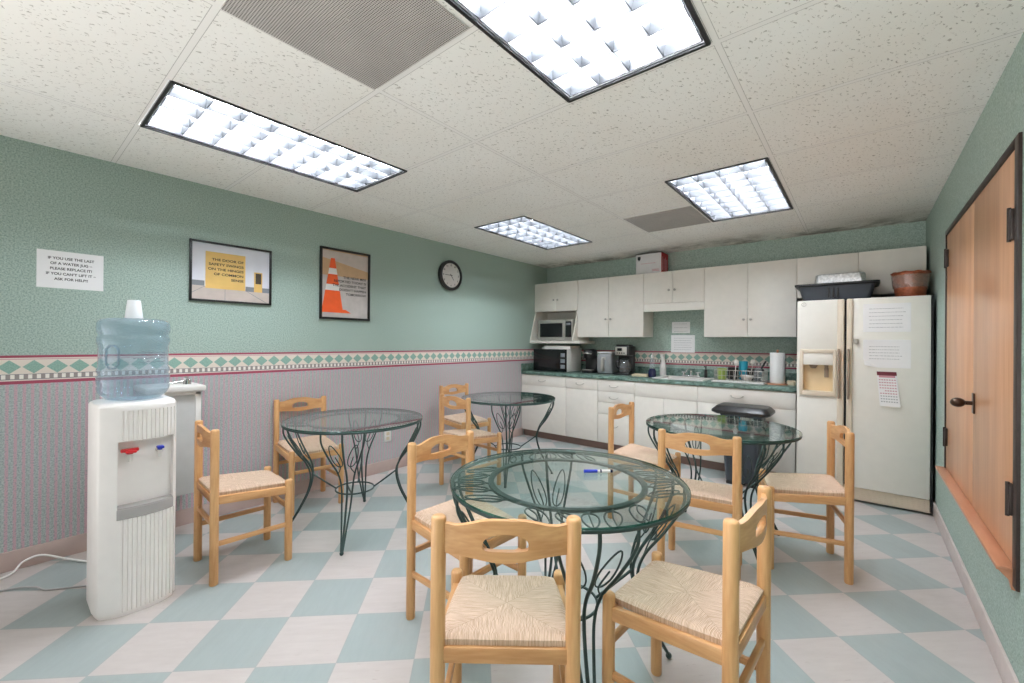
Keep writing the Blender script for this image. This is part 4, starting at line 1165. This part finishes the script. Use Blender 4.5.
for y, mat in ((CYM - 0.035, 'red'), (CYM + 0.075, 'blue')):
    m = MB(); x = 0.925 + .012
    m.cyl((x - .01, y, 0.735), (x + .035, y, 0.735), 0.011); m.cyl((x + .028, y, 0.740), (x + .030, y, 0.705), 0.010, 0.008); tp = obj('tap', m, 'white', t)
    m = MB()
    if mat == 'red': m.box(x + .010, x + .065, y - .020, y + .020, 0.748, 0.760, 0.005); m.box(x + .03, x + .05, y - .035, y + .03, .752, .768, 0.005); m.cyl((x + .028, y, .74), (x + .028, y, .755), 0.012)
    else: m.box(x + .016, x + .055, y - .013, y + .013, 0.748, 0.760, 0.004); m.cyl((x + .028, y, .74), (x + .028, y, .755), 0.010)
    tag(obj('tap_lever', m, mat, tp), mat + ' tap lever')

BX, BY, BZ = 0.838, 0.433, 0.9825
t = thing('water_bottle', 'large translucent blue water bottle upside down on the cooler', 'water bottle', (BX, BY, BZ))
m = MB(); R0 = 0.138
prof = [(0.075, 0.0), (0.105, 0.008), (0.125, 0.028), (0.134, 0.045), (0.1365, 0.060), (0.132, 0.072), (0.1365, 0.084), (0.138, 0.100), (0.137, 0.115), (0.131, 0.122), (0.131, 0.130), (0.1365, 0.138), (0.1365, 0.150),
        (0.131, 0.160), (0.131, 0.262), (0.1365, 0.272), (0.138, 0.290), (0.1365, 0.302), (0.131, 0.310), (0.131, 0.318), (0.1375, 0.328), (0.139, 0.350), (0.137, 0.372), (0.128, 0.386), (0.108, 0.393), (0.060, 0.394)]
m.lathe(prof, (BX, BY, BZ), 64); obj('bottle_shell', m, 'bottle', t, angle=70)
m = MB(); ca = -0.235   # octagonal grip recess towards the camera's left
def cyl_pt(u, z, r=0.1335): a = ca - 0.55 + u / 0.1335; return (BX + r * math.cos(a), BY + r * math.sin(a), BZ + z)
hp = [(-.030, .175), (-.013, .158), (.013, .158), (.030, .175), (.030, .246), (.013, .262), (-.013, .262), (-.030, .246)]
m.tube([cyl_pt(u * .9, z) for u, z in hp], 0.0045, 8, True); obj('grip', m, 'bottle', t, angle=80)
m = MB(); rnd = random.Random(9)
for r_, z in enumerate((.232, .218, .203, .186)):
    u = 0.115 - (.02 if r_ in (0, 3) else 0.035)
    while u < 0.225:
        l = rnd.uniform(.006, .016)
        m.tube([cyl_pt(u, z, .1325), cyl_pt(u + l * .5, z + rnd.uniform(-.004, .004), .1325), cyl_pt(u + l, z, .1325)], 0.0022, 6); u += l + .005
obj('embossing', m, 'clear', t, angle=80)
m = MB(); m.lathe([(0.034, 0), (0.0355, .002), (0.0345, .006), (0.0255, .088), (0.024, .090)], (BX + .01, BY - .005, BZ + .3945), 28); tag(obj('paper_cup', m, 'cup'), 'white paper cup turned upside down on top of the water bottle', 'cup')

t = thing('drinking_fountain', 'grey wall-mounted drinking fountain half hidden behind the water cooler', 'drinking fountain', (0.16, 0.72, 0.29))
m = MB(); m.box(0.001, 0.30, 0.575, 0.848, 0.295, 0.950, 0.006); obj('cabinet', m, 'fountain', t)
m = MB()
for (y0, y1) in ((0.58, 0.60), (0.815, 0.845)): m.box(0.298, 0.306, y0, y1, 0.30, 0.945, 0.002)
m.box(0.298, 0.306, 0.58, 0.845, 0.925, 0.948, 0.002); obj('panel_frame', m, 'white', t)
m = MB(); m.box(0.001, 0.335, 0.56, 0.866, 0.948, 0.985, 0.010); obj('basin_top', m, 'white', t)
m = MB(); m.cyl((0.18, 0.80, 0.985), (0.18, 0.80, 1.012), 0.022, 0.018); m.tube(spline([(0.18, 0.80, 1.01), (0.20, 0.79, 1.03), (0.225, 0.775, 1.022)], 5), 0.009, 10); m.cyl((0.10, 0.72, 0.985), (0.10, 0.83, 1.0), 0.014); obj('bubbler', m, 'chrome', t, angle=60)
for pts, r, mat, lab in (([(0.04, -0.30, .006), (0.10, 0.02, .006), (0.06, 0.10, .05), (0.04, 0.17, .055), (0.10, 0.26, .02), (0.24, 0.36, .006), (0.45, 0.50, .006), (0.72, 0.44, .03)], 0.0055, 'white', 'white power cord running along the baseboard to the cooler'),
                         ([(0.22, -0.30, .006), (0.27, 0.02, .006), (0.36, 0.13, .012), (0.43, 0.17, .006), (0.52, 0.29, .006), (0.62, 0.40, .006), (0.72, 0.40, .03)], 0.0045, 'cooler_grey', 'grey cable lying on the floor beside the cooler')):
    m = MB(); m.tube(spline(pts, 8), r, 8); tag(obj('power_cord', m, mat, angle=80), lab, 'cord')

# ------------------------------------------------------------------ things on the left wall
RX, UX = (0, 1, 0), (0, 0, 1)
t = thing('wall_sign', 'white paper sign about replacing the water jug, above the cooler', 'sign', (0, 0.28, 1.57))
m = MB(); m.box(0, 0.002, 0.141, 0.416, 1.569, 1.785); obj('sheet', m, 'paper', t)
m = text_mb(['IF YOU USE THE LAST', 'OF A WATER JUG \u2013', 'PLEASE REPLACE IT!', 'IF YOU CAN\u2019T LIFT IT \u2013', 'ASK FOR HELP!!'], 0.205, 0.135, (0.0021, 0.28, 1.683), RX, UX); obj('lettering', m, 'ink', t)

def framed(label, y0, y1, z0, z1, fw=0.014):
    t = thing('framed_poster', label, 'poster', (0, (y0 + y1) / 2, z0), 0, 'framed safety posters')
    m = MB()
    m.box(0, 0.022, y0, y0 + fw, z0, z1, 0.002); m.box(0, 0.022, y1 - fw, y1, z0, z1, 0.002); m.box(0, 0.022, y0, y1, z0, z0 + fw, 0.002); m.box(0, 0.022, y0, y1, z1 - fw, z1, 0.002)
    obj('frame', m, 'black', t)
    return t, y0 + fw, y1 - fw, z0 + fw, z1 - fw
def prect(mb, y0, y1, z0, z1, lay, mi=0):
    x = 0.008 + 0.0004 * lay
    return mb.quad((x, y0, z0), (x, y1, z0), (x, y1, z1), (x, y0, z1), mi)
t, a, b, c, d = framed('black framed landscape poster with a yellow door and safety slogan', 0.845, 1.373, 1.550, 1.978)
w, h = b - a, d - c
m = MB(); m.box(0, 0.008, a, b, c, d, mi=0)
prect(m, a, b, c, c + .24 * h, 1, 1); prect(m, a, a + .15 * w, c + .24 * h, c + .33 * h, 1, 2); prect(m, a + .67 * w, b, c + .20 * h, c + .29 * h, 2, 2)
prect(m, a + .40 * w, a + .405 * w, c, c + .22 * h, 2, 2)
m.quad((0.0092, a, c + .11 * h), (0.0092, a + .15 * w, c + .235 * h), (0.0092, a + .158 * w, c + .235 * h), (0.0092, a + .01 * w, c + .11 * h), 2)
m.quad((0.0092, a + .68 * w, c + .20 * h), (0.0092, a + .95 * w, c + .01 * h), (0.0092, a + .965 * w, c + .01 * h), (0.0092, a + .69 * w, c + .20 * h), 2)
prect(m, a + .16 * w, a + .665 * w, c + .205 * h, c + .86 * h, 3, 3)
prect(m, a + .785 * w, a + .90 * w, c + .20 * h, c + .58 * h, 3, 3); prect(m, a + .805 * w, a + .885 * w, c + .36 * h, c + .56 * h, 4, 4)
ar = obj('print', m, ['p_wall', 'p_floor', 'p_grey', 'p_sand', 'p_dark'], t)
m = text_mb(['THE DOOR OF', 'SAFETY SWINGS', 'ON THE HINGES', 'OF COMMON', 'SENSE'], .45 * w, .39 * h, (0.0098, a + .415 * w, c + .555 * h), RX, UX, 'RIGHT'); obj('lettering', m, 'ink', t)
t, a, b, c, d = framed('black framed portrait poster with an orange traffic cone and safety slogan', 1.762, 2.240, 1.467, 2.093, 0.018)
w, h = b - a, d - c
m = MB(); m.box(0, 0.008, a, b, c, d, mi=0)
prect(m, a, b, c + .62 * h, d, 1, 1); m.quad((0.0088, a, c + .88 * h), (0.0088, b, c + .74 * h), (0.0088, b, c + .98 * h), (0.0088, a, c + .99 * h), 4)
def cone_w(v): return .045 + (.225 - .045) * (1 - (v - .08) / .78)
def cone(v0, v1, mi, lay):
    cx = a + .22 * w; x = 0.008 + .0004 * lay
    m.quad((x, cx - cone_w(v0) * w, c + v0 * h), (x, cx + cone_w(v0) * w, c + v0 * h), (x, cx + cone_w(v1) * w, c + v1 * h), (x, cx - cone_w(v1) * w, c + v1 * h), mi)
cone(.08, .88, 2, 3); cone(.40, .49, 3, 4); cone(.64, .73, 3, 4)
m.quad((0.0088, a, c + .07 * h), (0.0088, a + .62 * w, c + .07 * h), (0.0088, a + .50 * w, c + .12 * h), (0.0088, a + .02 * w, c + .12 * h), 2)
obj('print', m, ['p_pave', 'p_tan', 'p_orange', 'p_white', 'p_floor'], t)
m = text_mb(['THE NEAR MISS', 'REPORTED TODAY IS', 'THE ACCIDENT THAT', 'DOESN\u2019T HAPPEN', 'TOMORROW'], .74 * w, .29 * h, (0.0100, a + .585 * w, c + .485 * h), RX, UX, 'RIGHT', gap=1.3); obj('lettering', m, 'ink', t)

t = thing('wall_clock', 'round black-rimmed wall clock beside the cone poster', 'clock', (0, 3.262, 2.03))
CZ, CYC, CR = 2.024, 3.250, 0.170
def xlathe(mb, prof, seg=48, mi=0):
    rings = [[(x, CYC + r * math.cos(2 * math.pi * k / seg), CZ + r * math.sin(2 * math.pi * k / seg)) for k in range(seg)] for r, x in prof]
    return mb.loft(rings, mi)
m = MB(); xlathe(m, [(CR - .01, 0.0), (CR, 0.008), (CR, 0.035), (CR - .012, 0.046), (CR - .03, 0.046), (CR - .034, 0.030)]); obj('rim', m, 'black', t)
m = MB(); xlathe(m, [(CR - .034, 0.0305), (CR - .034, 0.0315)]); obj('face', m, clock_face_mat(), t)
m = MB()
for n in range(12):
    a = math.pi / 2 - 2 * math.pi * (n + 1) / 12; r = CR - .056
    k = text_mb([str(n + 1)], 0.012 if n < 9 else 0.020, 0.020, (0.0318, CYC + r * math.cos(a), CZ + r * math.sin(a)), RX, UX)
    m.merge(k.bm)
obj('numerals', m, 'ink', t)
for nm, ang, ln, wd in (('minute_hand', 270.0, 0.098, 0.0035), ('hour_hand', 143.0, 0.068, 0.0045)):
    a = math.radians(90 - ang); e, q = Vector((0, math.cos(a), math.sin(a))), Vector((0, -math.sin(a), math.cos(a)))
    m = MB(); o = Vector((0.0345 if nm == 'minute_hand' else 0.0335, CYC, CZ))
    p_ = [o - e * .018 - q * wd, o + e * ln - q * wd * .5, o + e * ln + q * wd * .5, o - e * .018 + q * wd]
    m.loft([[tuple(v) for v in p_], [tuple(v + Vector((.0008, 0, 0))) for v in p_]]); obj(nm, m, 'ink', t)

t = thing('wall_outlet', 'white double power outlet low on the striped wall behind the left table', 'outlet', (0, 2.457, 0.28))
m = MB(); m.box(0, 0.006, 2.420, 2.495, 0.285, 0.400, 0.002); o = obj('plate', m, 'white', t)
m = MB()
for z in (0.320, 0.366): m.box(0.006, 0.009, 2.441, 2.474, z - .015, z + .015, 0.003)
obj('socket', m, 'beige', o)
t = thing('wall_hook', 'tiny dark hook on the striped wall above the outlet', 'hook', (0, 2.10, 0.62))
m = MB(); m.tube(spline([(0.0, 2.085, 0.640), (0.02, 2.092, 0.645), (0.028, 2.11, 0.650), (0.02, 2.13, 0.644)], 5), 0.004, 6); obj('bent_wire', m, 'frame_dark', t)
